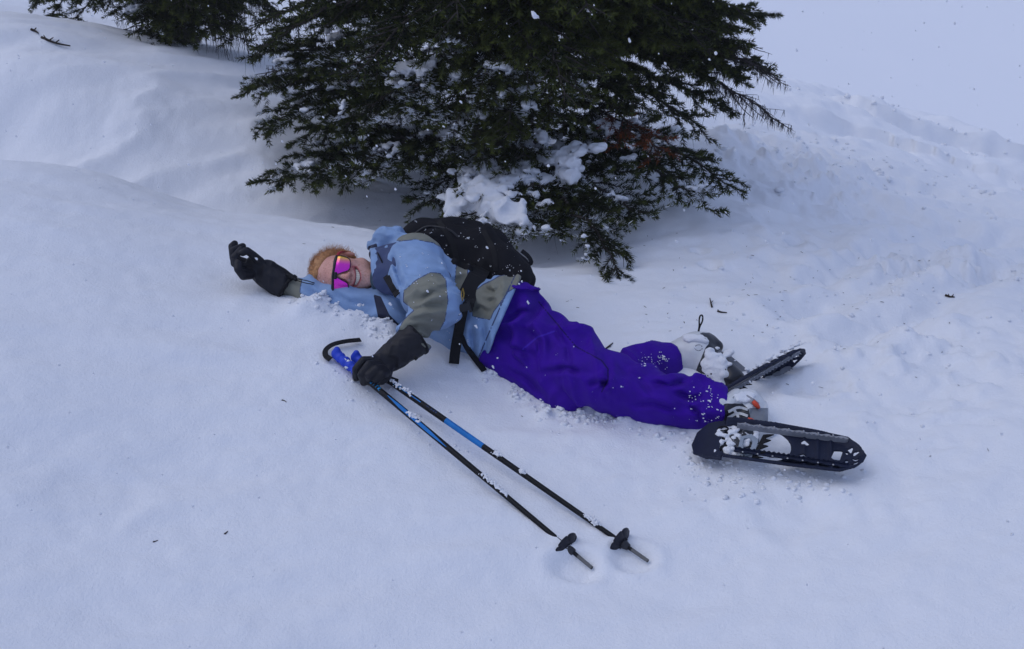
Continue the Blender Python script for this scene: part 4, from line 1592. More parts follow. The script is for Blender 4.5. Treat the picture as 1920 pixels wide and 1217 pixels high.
def pole(label, pa, pb, marks, blue, strap_pts, lift, basket_at, grip_len):
    a, b = ghit(*pa, lift[0]), ghit(*pb, lift[1])
    t = unit(b - a)
    Ln = np.linalg.norm(b - a)
    root = thing('ski_pole', (a + b) / 2, label, 'ski pole', 'the pair of ski poles')
    side = unit(np.cross(t, (0, 0, 1)))
    top = np.cross(side, t)
    n, K = 620, 32
    s = np.linspace(grip_len * .6, Ln, n)
    rad = np.interp(s, [0, .35, Ln * .9, Ln * .93, Ln], [.0092, .0095, .0066, .0055, .0048])
    ang = np.linspace(0, 2 * math.pi, K, endpoint=False)
    P = a + s[:, None, None] * t + rad[:, None, None] * (np.cos(ang)[None, :, None] * top + np.sin(ang)[None, :, None] * side)
    idx = np.arange(n * K).reshape(n, K)
    q = np.stack([idx[:-1], np.roll(idx, -1, 1)[:-1], np.roll(idx, -1, 1)[1:], idx[1:]], -1).reshape(-1, 4)
    me = mesh_np('shaft', P.reshape(-1, 3), q)
    S, A = np.repeat(s, K), np.tile((ang + math.pi) % (2 * math.pi) - math.pi, n)
    R = np.repeat(rad, K)
    arc = A * .0093
    attr(me, 'blue', blue(S / Ln, A))
    pr = np.full(len(S), -1.)
    dim = np.full(len(S), -1.)
    for s0, h, txt, off, kind in marks:
        s0 = s0 * Ln
        rs = raster(txt)
        cell = h / 5
        col = np.floor((S - s0) / cell).astype(int)
        row = np.floor((arc - off) / cell + 2.5).astype(int)
        ok = (col >= 0) & (col < rs.shape[1]) & (row >= 0) & (row < 5)
        on_ = np.zeros(len(S), bool)
        on_[ok] = rs[row[ok], col[ok]] > 0
        if kind == 'print':
            pr = np.where(on_, 1., pr)
        else:
            dim = np.where(on_, 1., dim)
    attr(me, 'print', pr)
    attr(me, 'dim', dim)
    attr(me, 'tip', np.where(S > Ln * .955, 1., -1.))
    link('shaft', me, M_SHAFT, root)

    # moulded grip with a palm shelf
    def fg(P):
        q = P - a
        u = q @ t
        d = sd_cone(P, a + t * .012, a + t * grip_len, .0165, .0145)
        d = d - .0022 * np.cos(u * 2 * math.pi / .028) * (u > .03)
        d = smin(d, sd_cone(P, a + t * .006 + top * .004, a + t * .010 + top * .020, .0135, .010), .01)
        return d
    c = a + t * grip_len / 2
    me, _ = sdf_mesh('grip', fg, c - .12, c + .12, .003)
    link('grip', me, M_GRIP, root)
    for sp, w, nr in strap_pts:
        mb = MB()
        mb.ribbon(smooth_path(sp, 24), w, nr, .0025)
        link('wrist_strap', mb.build('wrist_strap', False), M_BLACK, root)
    # scalloped basket on a ribbed hub
    bc = a + t * Ln * basket_at
    mb = MB()
    m, rings = 72, 7
    vs = []
    for layer in (0, 1):
        for r in range(rings + 1):
            for k in range(m):
                an = 2 * math.pi * k / m
                R0 = .041 - .007 * (max(0, math.cos(an * 6)) ** 14)
                rr = .010 + (R0 - .010) * r / rings
                cup = -.010 * (r / rings) ** 2
                vs.append(bc + rr * (math.cos(an) * top + math.sin(an) * side) + t * (cup - .0028 * layer))
    lay = (rings + 1) * m
    fs = []
    for layer in (0, 1):
        for r in range(rings):
            for k in range(m):
                p, p2 = layer * lay + r * m + k, layer * lay + r * m + (k + 1) % m
                fs.append((p, p2, p2 + m, p + m) if layer == 0 else (p + m, p2 + m, p2, p))
    for k in range(m):
        p, p2 = rings * m + k, rings * m + (k + 1) % m
        fs.append((p, p2, p2 + lay, p + lay))
    mb.add(vs, fs)
    bk = link('basket', mb.build('basket'), mat('basket_plastic', (.009, .010, .020), .45, spec=.3, var=.1), root)
    mb = MB()
    mb.tube([bc - t * .008, bc + t * .004, bc + t * .018], [.012, .0125, .009], 16)
    for k in range(14):
        an = 2 * math.pi * k / 14
        d = math.cos(an) * top + math.sin(an) * side
        mb.tube([bc + d * .013 + t * .002, bc + d * .019 + t * .0005], .0012, 5)
    link('hub', mb.build('hub'), mat('hub_plastic', (.02, .02, .026), .4, var=0), bk)
    return root, a, t, Ln


def blueA(S, A):
    return np.where((S > .22) & (S < .5), .6 - np.abs(A - .55 - (S - .36) * 2.4) - 9 * np.maximum(.30 - S, 0) - 7 * np.maximum(S - .42, 0), -1)


def blueB(S, A):
    a_ = np.where((S > .36) & (S < .492), 1., -1.)
    return np.maximum(a_, np.where((S > .20) & (S < .27), .16 - np.abs(A - .5), -1))


ga = ghit(628, 664, .02)
strapA = [(ghit(650, 690, .03), 0)]
sA = [ghit(620, 674, .016), ghit(611, 667, .016), ghit(611, 656, .018), ghit(624, 646, .022), ghit(648, 640, .022), ghit(676, 637, .016)]
sB = [ghit(712, 702, .04), ghit(726, 711, .035), ghit(746, 719, .018)]
poleA = pole('ski pole with blue stripe and lettering, blue grip poking out of the glove', (628, 662), (1110, 1065),
             [(.125, .0125, 'S = OTTR', 0.002, 'print')], blueA, [(sA, .018, CB(-.15, .6, .75))], (.022, .012), .926, .125)
poleB = pole('ski pole with a solid blue band round the upper half of its shaft', (664, 669), (1215, 1052),
             [(.15, .010, 'S = O = T', 0.001, 'print'), (.29, .008, '-- 120', 0.003, 'dim'), (.375, .006, '------- --------', 0.0, 'dim')], blueB,
             [(sB, .030, CB(.3, .6, 1))], (.02, .012), .930, .10)
# snow lying on the shafts
rng = np.random.default_rng(8)
for (root, a, t, Ln), spans in ((poleA, ((.33, .38), (.62, .72), (.05, .08))), (poleB, ((.10, .24), (.53, .55), (.62, .63), (.82, .86)))):
    cs, rs = [], []
    for s0, s1_ in spans:
        for _ in range(int(60 + 700 * (s1_ - s0))):
            cs.append(a + t * Ln * rng.uniform(s0, s1_) + np.array([0, 0, .008]) + rng.normal(0, .0035, 3))
            rs.append(rng.uniform(.0012, .004))
    lumps('snow_crust', cs, rs, 4, root)['kind'] = 'stuff'

# snow stuck to cloth
rng = np.random.default_rng(31)
for fn, parent, boxes, cnt in ((f_pants, trousers, ((960, 1340, 590, 790), (1290, 1352, 725, 790), (1290, 1352, 725, 790), (1200, 1255, 660, 690)), 130),
                               (f_pack, pack, ((780, 985, 415, 520),), 90), (f_jacket, jacket, ((720, 900, 470, 650),), 45)):
    cs, rs, pix = [], [], []
    for _ in range(cnt):
        x0, x1, y0, y1 = boxes[rng.integers(0, len(boxes))]
        pix.append((rng.uniform(x0, x1), rng.uniform(y0, y1)))
    for p in on_many(fn, pix, miss=False):
        for _k in range(rng.integers(1, 5)):
            cs.append(p + rng.normal(0, .003, 3))
            rs.append(rng.uniform(.0009, .0026))
    lumps('snow_specks', cs, rs, 6, parent, h=.0013)['kind'] = 'stuff'

# ------------------------------------------------------------------ fir trees
M_BARK = mat('fir_bark', (.045, .036, .032), rough=.9, var=.3, bump=.5, bscale=60, bdist=.01)


def needle_mat(name, c0, c1, rough=.7):
    m = bpy.data.materials.new(name)
    m.use_nodes = True
    nt = m.node_tree
    b = nt.nodes['Principled BSDF']
    b.inputs['Roughness'].default_value = rough
    b.inputs['Specular IOR Level'].default_value = .15
    at = nt.nodes.new('ShaderNodeAttribute')
    at.attribute_name = 'age'
    mx = nt.nodes.new('ShaderNodeMix')
    mx.data_type = 'RGBA'
    mx.inputs['A'].default_value, mx.inputs['B'].default_value = (*c0, 1), (*c1, 1)
    nt.links.new(at.outputs['Fac'], mx.inputs['Factor'])
    fa = nt.nodes.new('ShaderNodeAttribute')
    fa.attribute_name = 'frost'                                # needles carrying a crust of snow
    m2 = nt.nodes.new('ShaderNodeMix')
    m2.data_type = 'RGBA'
    m2.inputs['B'].default_value = (.8, .83, .88, 1)
    nt.links.new(fa.outputs['Fac'], m2.inputs['Factor'])
    nt.links.new(mx.outputs['Result'], m2.inputs['A'])
    nt.links.new(m2.outputs['Result'], b.inputs['Base Color'])
    return m


M_NEEDLE = needle_mat('fir_needles', (.006, .013, .006), (.072, .084, .015))
M_DEAD = needle_mat('dead_needles', (.09, .025, .008), (.20, .055, .014))
M_LICHEN = mat('dark_lichen', (.016, .013, .011), rough=.9, var=.3)


def branch_mesh(start, tip, sag, rng, dens=1.0, width=1.0, lat_gap=.062, hang=.25, bare=.28, droop_tip=0.0, keep_fine=False):
    """one bough: wood polylines [(pts, r0, r1)] and needles; flat fans of twigs left and right of the main axis"""
    start, tip = np.asarray(start, float), np.asarray(tip, float)
    Ln = np.linalg.norm(tip - start)
    n = 26
    t = np.linspace(0, 1, n)[:, None]
    wob = np.cumsum(rng.normal(0, .006, (n, 3)), 0)
    wob -= wob[-1] * t
    ax = start + (tip - start) * t + np.array([0, 0, 1]) * (sag * 4 * t * (1 - t)) * Ln + wob * Ln
    ax[:, 2] -= droop_tip * (t[:, 0] ** 3)
    woods, twigs = [(ax, .011 * Ln + .004, .0022)], []
    twigs.append((ax[int(n * .55):], 1.0))
    s = bare * Ln + rng.uniform(0, .05)
    sg = 1
    while s < Ln * .985:
        k = s / Ln * (n - 1)
        i = min(int(k), n - 2)
        p = ax[i] + (ax[i + 1] - ax[i]) * (k - i)
        d = unit(ax[i + 1] - ax[i])
        sd_ = unit(np.cross(d, (0, 0, 1)))
        rem = Ln - s
        for sgn in (sg, -sg) if rng.random() < .75 else (sg,):
            ll = min(.46, (.10 + .42 * rem * width) * rng.uniform(.65, 1.15)) * (1 if s > bare * Ln * 1.4 else .7)
            fwd = rng.uniform(.55, .95)
            dr = unit(d * fwd + sd_ * sgn * rng.uniform(.7, 1.0) + np.array([0, 0, rng.normal(.02, .16)]))
            m = 9
            tt = np.linspace(0, 1, m)[:, None]
            lat = p + dr * ll * tt + d * .12 * ll * tt ** 2 + np.array([0, 0, -1.]) * hang * ll * (tt ** 2 - .7 * tt ** 4) + np.cumsum(rng.normal(0, .012 * ll, (m, 3)), 0)
            woods.append((lat, .0032 + .006 * ll, .0014))
            twigs.append((lat[1:], .9))
            q = .03 + rng.uniform(0, .03)
            s2 = rng.choice((-1, 1))
            while q < ll * .97:
                k2 = q / ll * (m - 1)
                i2 = min(int(k2), m - 2)
                p2 = lat[i2] + (lat[i2 + 1] - lat[i2]) * (k2 - i2)
                d2 = unit(lat[i2 + 1] - lat[i2])
                sd2 = unit(np.cross(d2, (0, 0, 1)) + rng.normal(0, .25, 3))
                l2 = min(.17, (.045 + .36 * (ll - q)) * rng.uniform(.6, 1.25))
                dr2 = unit(d2 * rng.uniform(.6, 1.0) + sd2 * s2 * .85)
                t5 = np.linspace(0, 1, 4)[:, None]
                sub = p2 + dr2 * l2 * t5 + d2 * .15 * l2 * t5 ** 2 + np.array([0, 0, -1.]) * hang * .6 * l2 * t5 ** 2
                twigs.append((sub, 1.0))
                if keep_fine:
                    woods.append((sub, .0018, .0010))
                s2 = -s2
                q += rng.uniform(.034, .054) / dens ** .5
        sg = -sg
        s += lat_gap * rng.uniform(.7, 1.3) / dens ** .5
    return ax, woods, twigs


def needles(twigs, rng, nper=230, nlen=.021, nw=.0024, age_bias=0.0, snow=0.0, off=0.0):
    """flat thin needles brushed forward all round each twig; returns one triangle soup"""
    C, Dv, E1, E2, LN, AG = [], [], [], [], [], []
    for pts, f in twigs:
        seg = np.diff(pts, axis=0)
        sl = np.linalg.norm(seg, axis=1)
        L = sl.sum()
        n = max(6, int(L * nper * f))
        u = np.sort(rng.uniform(0, L * 1.0, n))
        cum = np.r_[0, np.cumsum(sl)]
        i = np.clip(np.searchsorted(cum, u) - 1, 0, len(sl) - 1)
        w = ((u - cum[i]) / sl[i])[:, None]
        C.append(pts[i] + seg[i] * w)
        d = seg[i] / sl[i][:, None]
        Dv.append(d)
        AG.append(np.clip(age_bias + .25 + .75 * (u / L) ** 3 * (1 if L < .2 else .7) + rng.normal(0, .12, n), 0, 1))
        LN.append(nlen * rng.uniform(.75, 1.15, n) * np.clip(1.25 - .55 * (u / L) ** 6, .5, 1.1))
    C, Dv, LN, AG = np.concatenate(C), np.concatenate(Dv), np.concatenate(LN), np.concatenate(AG)
    n = len(C)
    r = rng.normal(0, 1, (n, 3)) + np.array([0, 0, .45])
    r -= Dv * np.einsum('ij,ij->i', r, Dv)[:, None]
    r /= np.linalg.norm(r, axis=1)[:, None]
    out = r * .80 + Dv * .62
    sidev = np.cross(out, Dv)
    sidev /= np.linalg.norm(sidev, axis=1)[:, None] + 1e-9
    tipp = C + out * LN[:, None]
    V = np.stack([C + out * LN[:, None] * .12 - sidev * nw * .62, C + out * LN[:, None] * .12 + sidev * nw * .62, tipp], 1)
    fz = fbm(C * 8 + off, 91, 3) + .25 * rng.normal(0, 1, n)
    fr = ((fz > .70 - snow * 1.3) & (r[:, 2] > .05) & (snow > 0)).astype(float)
    return V.reshape(-1, 3), np.arange(n * 3).reshape(-1, 3), np.repeat(AG, 3), np.repeat(fr, 3)


def wood_mesh(woods, sides=4):
    vs, fs, b = [], [], 0
    for pts, r0, r1 in woods:
        n = len(pts)
        K = 6 if r0 > .008 else (4 if r0 > .002 else 3)
        tan = np.gradient(pts, axis=0)
        tan /= np.linalg.norm(tan, axis=1)[:, None] + 1e-12
        a = np.cross(tan, (0.13, .21, .97))
        a /= np.linalg.norm(a, axis=1)[:, None] + 1e-12
        c = np.cross(tan, a)
        rad = np.linspace(r0, r1, n)[:, None, None]
        an = np.arange(K) * 2 * math.pi / K
        V = pts[:, None] + rad * (np.cos(an)[None, :, None] * a[:, None] + np.sin(an)[None, :, None] * c[:, None])
        vs.append(V.reshape(-1, 3))
        idx = b + np.arange(n * K).reshape(n, K)
        fs.append(np.stack([idx[:-1], np.roll(idx, -1, 1)[:-1], np.roll(idx, -1, 1)[1:], idx[1:]], -1).reshape(-1, 4))
        b += n * K
    return np.concatenate(vs), np.concatenate(fs)


def lichen_soup(twigs, rng, per_m, lmin, lmax, w=.0016):
    vs, fs = [], []
    for pts, f in twigs:
        L = np.linalg.norm(np.diff(pts, axis=0), axis=1).sum()
        for _ in range(rng.poisson(L * per_m)):
            p = pts[rng.integers(0, len(pts))] + rng.normal(0, .004, 3)
            l = rng.uniform(lmin, lmax)
            dx = rng.normal(0, .18 * l, 2)
            a = rng.uniform(0, 6.28)
            s = np.array([math.cos(a), math.sin(a), 0]) * w
            mid = p + np.array([dx[0] * .3, dx[1] * .3, -l * .5])
            end = p + np.array([dx[0], dx[1], -l])
            b = len(vs)
            vs += [p - s, p + s, mid + s * .7, mid - s * .7, end + s * .2, end - s * .2]
            fs += [(b, b + 1, b + 2, b + 3), (b + 3, b + 2, b + 4, b + 5)]
    return vs, fs


def make_branch(tree, start, tip, sag, seed, snow=0.0, dead=False, lichen=0.0, dens=1.0, width=1.0, nper=700, nlen=.027, droop=0.0, hang=.12, bare=.28, age=0.0, nw=.0050, lmax=.12, rust=False, pad=1.0):
    rng = np.random.default_rng(seed)
    ax, woods, twigs = branch_mesh(start, tip, sag, rng, dens, width, droop_tip=droop, hang=hang, bare=bare, keep_fine=dead)
    v, f = wood_mesh(woods)
    br = link('branch', mesh_np('branch', v, f), M_BARK, tree)
    if not dead:
        off = np.random.default_rng(seed + 7).uniform(0, 50, 3)
        v, f, ag, fr = needles(twigs, rng, nper, nlen, nw, age, snow, off)
        me = mesh_np('needles', v, f, False)
        attr(me, 'age', ag)
        attr(me, 'frost', fr)
        link('needles', me, M_DEAD if rust else M_NEEDLE, br)['kind'] = 'stuff'
    if lichen:
        v, f = lichen_soup(twigs, rng, lichen, .03, lmax)
        if v:
            link('lichen', mesh_np('lichen', np.array(v), f, False), M_LICHEN, br)['kind'] = 'stuff'
    if snow:
        cs, rs = [], []
        off = np.random.default_rng(seed + 7).uniform(0, 50, 3)
        for pts, fct in twigs:
            L = np.linalg.norm(np.diff(pts, axis=0), axis=1).sum()
            m = max(2, int(L / .011))
            u = np.linspace(0, len(pts) - 1.001, m)
            i = u.astype(int)
            P = pts[i] + (pts[i + 1] - pts[i]) * (u - i)[:, None]
            nz = fbm(P * 8 + off, 91, 3) - .35 * (np.linalg.norm(P - ax[-1], axis=1) < .18)
            ok = nz > .80 - snow * pad
            for p, z in zip(P[ok], nz[ok]):
                cs.append(p + np.array([rng.normal(0, .008), rng.normal(0, .008), .012 + rng.uniform(0, .006)]))
                rs.append(rng.uniform(.005, .010) + .03 * max(z - (.80 - snow * pad), 0))
        if cs:
            if len(cs) > 700:
                k = rng.choice(len(cs), 700, replace=False)
                cs, rs = [cs[i] for i in k], [rs[i] for i in k]
            lumps('snow', cs, rs, seed, br, squash=.6, rough=.8, h=.0085)['kind'] = 'stuff'
    return br


def trunk(tree, base, h, r):
    mb = MB()
    zs = np.linspace(-.4, h, 26)
    rg = np.random.default_rng(3)
    mb.tube([np.array(base) + np.array([.03 * math.sin(z * 1.3), .03 * math.cos(z), z]) for z in zs],
            [max(.015, r * (1.12 - z / h)) * (1 + .05 * rg.normal()) for z in zs], 14)
    return link('trunk', mb.build('trunk'), M_BARK, tree)


# main fir behind the person
TB = PT(935, 345, 5.65)
TB[2] = ground(TB[0], TB[1])
fir = thing('fir_tree', TB, 'big dark fir tree with drooping snow-dusted boughs standing right behind the backpack', 'tree')
trunk(fir, TB, 8.0, .17)


def on_trunk(z):
    return np.array([TB[0], TB[1], z])


# boughs that can be followed in the photo: (tip pixel, distance, height on the trunk, sag, options)
BOUGHS = [
    ((452, 172, 5.35), .62, .05, dict(snow=.12, width=1.15)),
    ((478, 105, 5.55), .80, .05, dict(snow=.10, lichen=10)),
    ((488, 235, 5.15), .55, .04, dict(snow=.22, width=1.2)),
    ((500, 345, 4.95), .45, .02, dict(snow=.24, width=1.25)),
    ((575, 330, 4.85), .42, .06, dict(snow=.2, width=1.1, lichen=6)),
    ((560, 265, 5.0), .60, .08, dict(snow=.2, width=1.1)),
    ((660, 320, 4.75), .45, .06, dict(snow=.16)),
    ((520, 60, 5.7), .95, .06, dict(snow=.06, lichen=12)),
    ((640, 245, 4.7), .75, .10, dict(snow=.16, width=1.1)),
    ((740, 225, 4.55), .85, .12, dict(snow=.12)),
    ((800, 385, 4.75), .25, .02, dict(snow=.12)),
    ((850, 260, 4.45), .70, .14, dict(snow=.18, age=.3)),
    ((955, 262, 4.4), .72, .14, dict(snow=.22, age=.35, width=1.1)),
    ((905, 190, 4.4), 1.0, .12, dict(snow=.1, age=.15)),
    ((1040, 240, 4.45), .80, .12, dict(snow=.06, age=.1)),
    ((890, 305, 4.62), .55, .10, dict(snow=.1)),
    ((985, 300, 4.66), .55, .10, dict(snow=.06)),
    ((1090, 180, 4.4), 1.05, .12, dict(age=.4, width=1.1)),
    ((1150, 120, 4.6), 1.2, .10, dict(age=.4, width=1.1)),
    ((1165, 512, 4.15), .20, .10, dict(snow=.05, droop=.05, width=.35, lichen=5, bare=.4)),
    ((1120, 430, 4.45), .26, .06, dict(snow=.1, width=.7)),
    ((1205, 415, 4.55), .34, .05, dict(snow=.08, width=.8)),
    ((1352, 408, 4.7), .40, .05, dict(snow=.10, width=.5)),
    ((1372, 350, 4.85), .46, .06, dict(snow=.14, width=.45)),
    ((1280, 290, 4.8), .55, .05, dict(snow=.12, width=.6)),
    ((1270, 335, 4.8), .45, .05, dict(snow=.12, width=.6)),
    ((1322, 242, 5.2), .72, .06, dict(lichen=6, width=.6)),
    ((1372, 205, 5.3), .80, .06, dict(lichen=6, width=.6)),
    ((1340, 150, 5.3), .95, .05, dict(lichen=4, width=1.1)),
    ((1400, 90, 5.5), 1.0, .05, dict(width=1.1)),
    ((1438, 26, 5.6), 1.05, .04, dict(width=1.0)),
    ((1395, 25, 5.2), 1.15, .05, dict(age=.15, width=1.2)),
    ((1280, 90, 4.9), 1.1, .06, dict(age=.4, width=1.1)),
    ((1200, 205, 4.8), .85, .08, dict(lichen=16)),
    ((1440, 128, 5.7), .85, .05, dict(lichen=4, width=.8)),
    ((1405, 150, 5.4), .90, .05, dict(width=1.0)),
    ((1385, 55, 5.3), 1.1, .05, dict(width=1.1, age=.1)),
    ((1000, 110, 4.35), 1.25, .10, dict(age=.35, width=1.1)),
    ((820, 110, 4.4), 1.2, .10, dict(age=.1, width=1.2, snow=.05)),
    ((700, 130, 4.7), 1.05, .10, dict(snow=.18, width=1.2)),
    ((600, 130, 5.0), .95, .08, dict(snow=.22, width=1.2)),
    ((620, 40, 5.1), 1.2, .06, dict(width=1.2)),
    ((760, 30, 4.7), 1.4, .06, dict(width=1.2)),
    ((900, 20, 4.45), 1.55, .06, dict(age=.1, width=1.2)),
    ((1080, 15, 4.45), 1.6, .06, dict(age=.35, width=1.1)),
    ((1220, 10, 4.7), 1.5, .06, dict(age=.35, width=1.1)),
]
for i, ((a, b, D), zt, sag, kw) in enumerate(BOUGHS):
    make_branch(fir, on_trunk(TB[2] + zt), PT(a, b, D), sag, 200 + i, **{**dict(nper=700), **kw})
# rust-brown dead spray, and the bare lichen-hung bough at the edge
make_branch(fir, on_trunk(TB[2] + .75) + np.array([.45, -.35, -.08]), PT(1238, 292, 4.72), .03, 301, rust=True, width=.45, bare=.35, nper=400)
make_branch(fir, on_trunk(TB[2] + .9), PT(1466, 232, 5.45), .09, 302, dead=True, lichen=120, lmax=.045, width=.7, bare=.45)
make_branch(fir, on_trunk(TB[2] + 1.0), PT(1462, 150, 5.55), .05, 303, dead=True, lichen=60, lmax=.04, width=.6, bare=.5)
make_branch(fir, on_trunk(TB[2] + 1.0), PT(1430, 92, 5.55), .02, 304, dead=True, lichen=30, lmax=.04, width=.6, bare=.55)
make_branch(fir, on_trunk(TB[2] + .55), PT(478, 140, 5.5), .05, 305, dead=True, lichen=90, lmax=.05, width=.6, bare=.5)
# the rest of the crown, all round and up out of the picture
rng = np.random.default_rng(77)
k = 0
for z, cnt, r0, r1 in ((.85, 8, 1.0, 1.3), (1.15, 9, 1.1, 1.45), (1.5, 10, 1.1, 1.4), (1.9, 9, 1.1, 1.4), (2.4, 9, 1.1, 1.35), (2.9, 9, 1.0, 1.3), (3.5, 8, .9, 1.2), (4.2, 8, .8, 1.0), (4.9, 7, .65, .9), (5.6, 6, .5, .7), (6.4, 6, .35, .5), (7.2, 5, .2, .3)):
    ph = rng.uniform(0, 6.28)
    for j in range(cnt):
        an = ph + j * 6.283 / cnt + rng.normal(0, .15)
        if z < 1.0 and (math.sin(an) < .25 or math.cos(an) > .35):
            continue
        r = rng.uniform(r0, r1)
        tip = on_trunk(TB[2] + z) + np.array([math.cos(an) * r, math.sin(an) * r, -.28 * r + rng.normal(0, .05)])
        make_branch(fir, on_trunk(TB[2] + z + .05), tip, .07, 400 + k, nper=130, nlen=.032, nw=.008, width=1.15, dens=.6, lichen=3 if z < 1.3 else 0)
        k += 1

# low bough bent under a thick pillow of snow
lb = make_branch(fir, on_trunk(TB[2] + .2), PT(1030, 440, 4.42), .09, 310, width=1.1, nper=520, bare=.3, hang=.05, snow=.36, pad=1.6)
make_branch(fir, on_trunk(TB[2] + .15), PT(900, 425, 4.45), .09, 311, width=1.1, nper=520, bare=.3, hang=.1, snow=.34, pad=1.6)
make_branch(fir, on_trunk(TB[2] + .2), PT(985, 448, 4.40), .08, 312, width=.9, nper=520, bare=.35, hang=.1, snow=.34, pad=1.6)


def f_pillow(P):
    d = sd_cone(P, PT(868, 338, 4.80), PT(905, 372, 4.62), .05, .085)
    d = smin(d, sd_cone(P, PT(905, 372, 4.62), PT(955, 400, 4.50), .085, .075), .05)
    d = smin(d, sd_cone(P, PT(955, 400, 4.50), PT(1000, 420, 4.40), .065, .035), .05)
    d = smin(d, sd_cone(P, PT(860, 375, 4.62), PT(848, 402, 4.54), .06, .035), .05)
    top = P[:, 2] - .02
    d = d + .04 * np.abs(fbm(P * 7, 5, 3)) - .012 + .012 * fbm(P * 20, 6, 2)
    pits = np.maximum(fbm(P * 11, 15, 2) - .1, 0)
    return d + .05 * pits


me, _ = sdf_mesh('snow', f_pillow, PT(930, 390, 4.6) - .5, PT(930, 390, 4.6) + .5, .009)
link('snow', me, M_SNOWCLUMP, lb)

# second fir further up, only its lowest boughs show
T2 = np.array([-2.35, 7.2, 0.0])
T2[2] = ground(T2[0], T2[1])
fir2 = thing('fir_tree', T2, 'smaller fir tree whose lowest boughs brush the snow bank with dark lichen hanging', 'tree')
trunk(fir2, T2, 6.0, .13)
for i, ((a, b, D), zt, kw) in enumerate([
        ((88, 38, 6.55), .75, dict(width=.8)), ((140, 40, 6.35), .7, dict(snow=.1, width=.9)), ((62, 5, 6.85), .95, dict(width=.8)), ((200, 20, 6.25), .85, dict(snow=.15)),
        ((235, 92, 6.30), .30, dict(dead=True, lichen=50, lmax=.05, width=.8)), ((300, 95, 6.20), .28, dict(snow=.1, lichen=12)), ((275, 55, 6.15), .5, dict(snow=.12)),
        ((340, 75, 6.05), .5, dict(age=.15, lichen=10)), ((400, 65, 6.05), .6, dict(age=.15, lichen=40, lmax=.16)), ((438, 75, 6.15), .62, dict(lichen=60, lmax=.22, width=.8)),
        ((445, 30, 6.45), .8, dict(lichen=50, lmax=.18)), ((480, 10, 6.75), .9, dict(lichen=40, lmax=.16)), ((360, 20, 5.95), .9, dict(age=.15, width=1.2)),
        ((280, 10, 5.95), .95, dict(width=1.2)), ((420, 5, 6.15), 1.05, dict(width=1.2)), ((520, 30, 7.15), .8, dict(lichen=60, lmax=.18))]):
    make_branch(fir2, T2 + np.array([0, 0, zt]), PT(a, b, D), .06, 500 + i, **{**dict(nper=520, nlen=.029, nw=.006), **kw})
k = 0
for z, cnt, r0 in ((.7, 5, 1.1), (1.2, 7, 1.2), (1.7, 7, 1.1), (2.3, 7, 1.1), (3.0, 6, .9), (3.7, 6, .75), (4.5, 5, .5), (5.3, 5, .3)):
    for j in range(cnt):
        an = z * 3 + j * 6.283 / cnt
        if z < 1 and math.sin(an) < -.1:
            continue
        tip = T2 + np.array([math.cos(an) * r0, math.sin(an) * r0, z - .25 * r0])
        make_branch(fir2, T2 + np.array([0, 0, z + .05]), tip, .07, 560 + k, nper=90, nlen=.036, nw=.010, dens=.6)
        k += 1

# ------------------------------------------------------------------ twigs and bits lying on the snow
M_TWIG = mat('dry_twig', (.035, .024, .018), rough=.9, var=.3)


def twig(label, pix, r=.003, side=(), up=.0):
    pts = [ghit(a, b, r * .6 + up * i) for i, (a, b) in enumerate(pix)]
    t = thing('twig', pts[0], label, 'twig')
    mb = MB()
    mb.tube(smooth_path(pts, 12), list(np.linspace(r, r * .45, 12)), 6)
    link('stem', mb.build('stem'), M_TWIG, t)
    for sp in side:
        mb = MB()
        mb.tube([ghit(a, b, r + up) for a, b in sp], [r * .6, r * .3], 5)
        link('side_shoot', mb.build('side_shoot'), M_TWIG, t)


twig('thin brown twig stuck upright in the snow beyond the pull loop of the boot', [(1335, 576), (1333, 568), (1331, 559)], .004, [[(1333, 568), (1337, 564)]], up=.004)
twig('short dark twig lying flat beside the upright one', [(1345, 583), (1352, 585), (1363, 586)], .004, [[(1348, 584), (1346, 580)]])
twig('knobbly twig on the snow just above the purple knee', [(1130, 659), (1138, 652), (1149, 643)], .004, [[(1140, 650), (1146, 649)], [(1134, 656), (1131, 652)]])
twig('small dark sprig alone on the trodden snow past the raised snowshoe', [(1772, 553), (1780, 556), (1790, 557)], .005, [[(1780, 556), (1778, 551)], [(1785, 556), (1788, 552)]])
twig('tiny curved bark sliver on smooth snow below the ski pole grips', [(421, 1001), (424, 999), (427, 996)], .0025)
twig('tiny pale bark flake on smooth snow below the raised glove', [(287, 1016), (291, 1015), (296, 1013)], .002)
twig('reddish bark sliver on the snow between the poles and the glove', [(528, 750), (533, 751), (537, 754)], .002)
for k, (lab, pix, sh) in enumerate([
        ('bare dead twig half buried on the snow crest below the smaller fir', [(78, 70), (92, 76), (110, 82), (132, 86)], [[(92, 76), (100, 70)], [(104, 80), (112, 74)], [(86, 73), (82, 66)]]),
        ('dark broken twig end at the top of the snow crest', [(58, 55), (66, 58), (72, 62)], [[(64, 57), (68, 52)]])]):
    twig(lab, pix, .008, sh, up=.004)

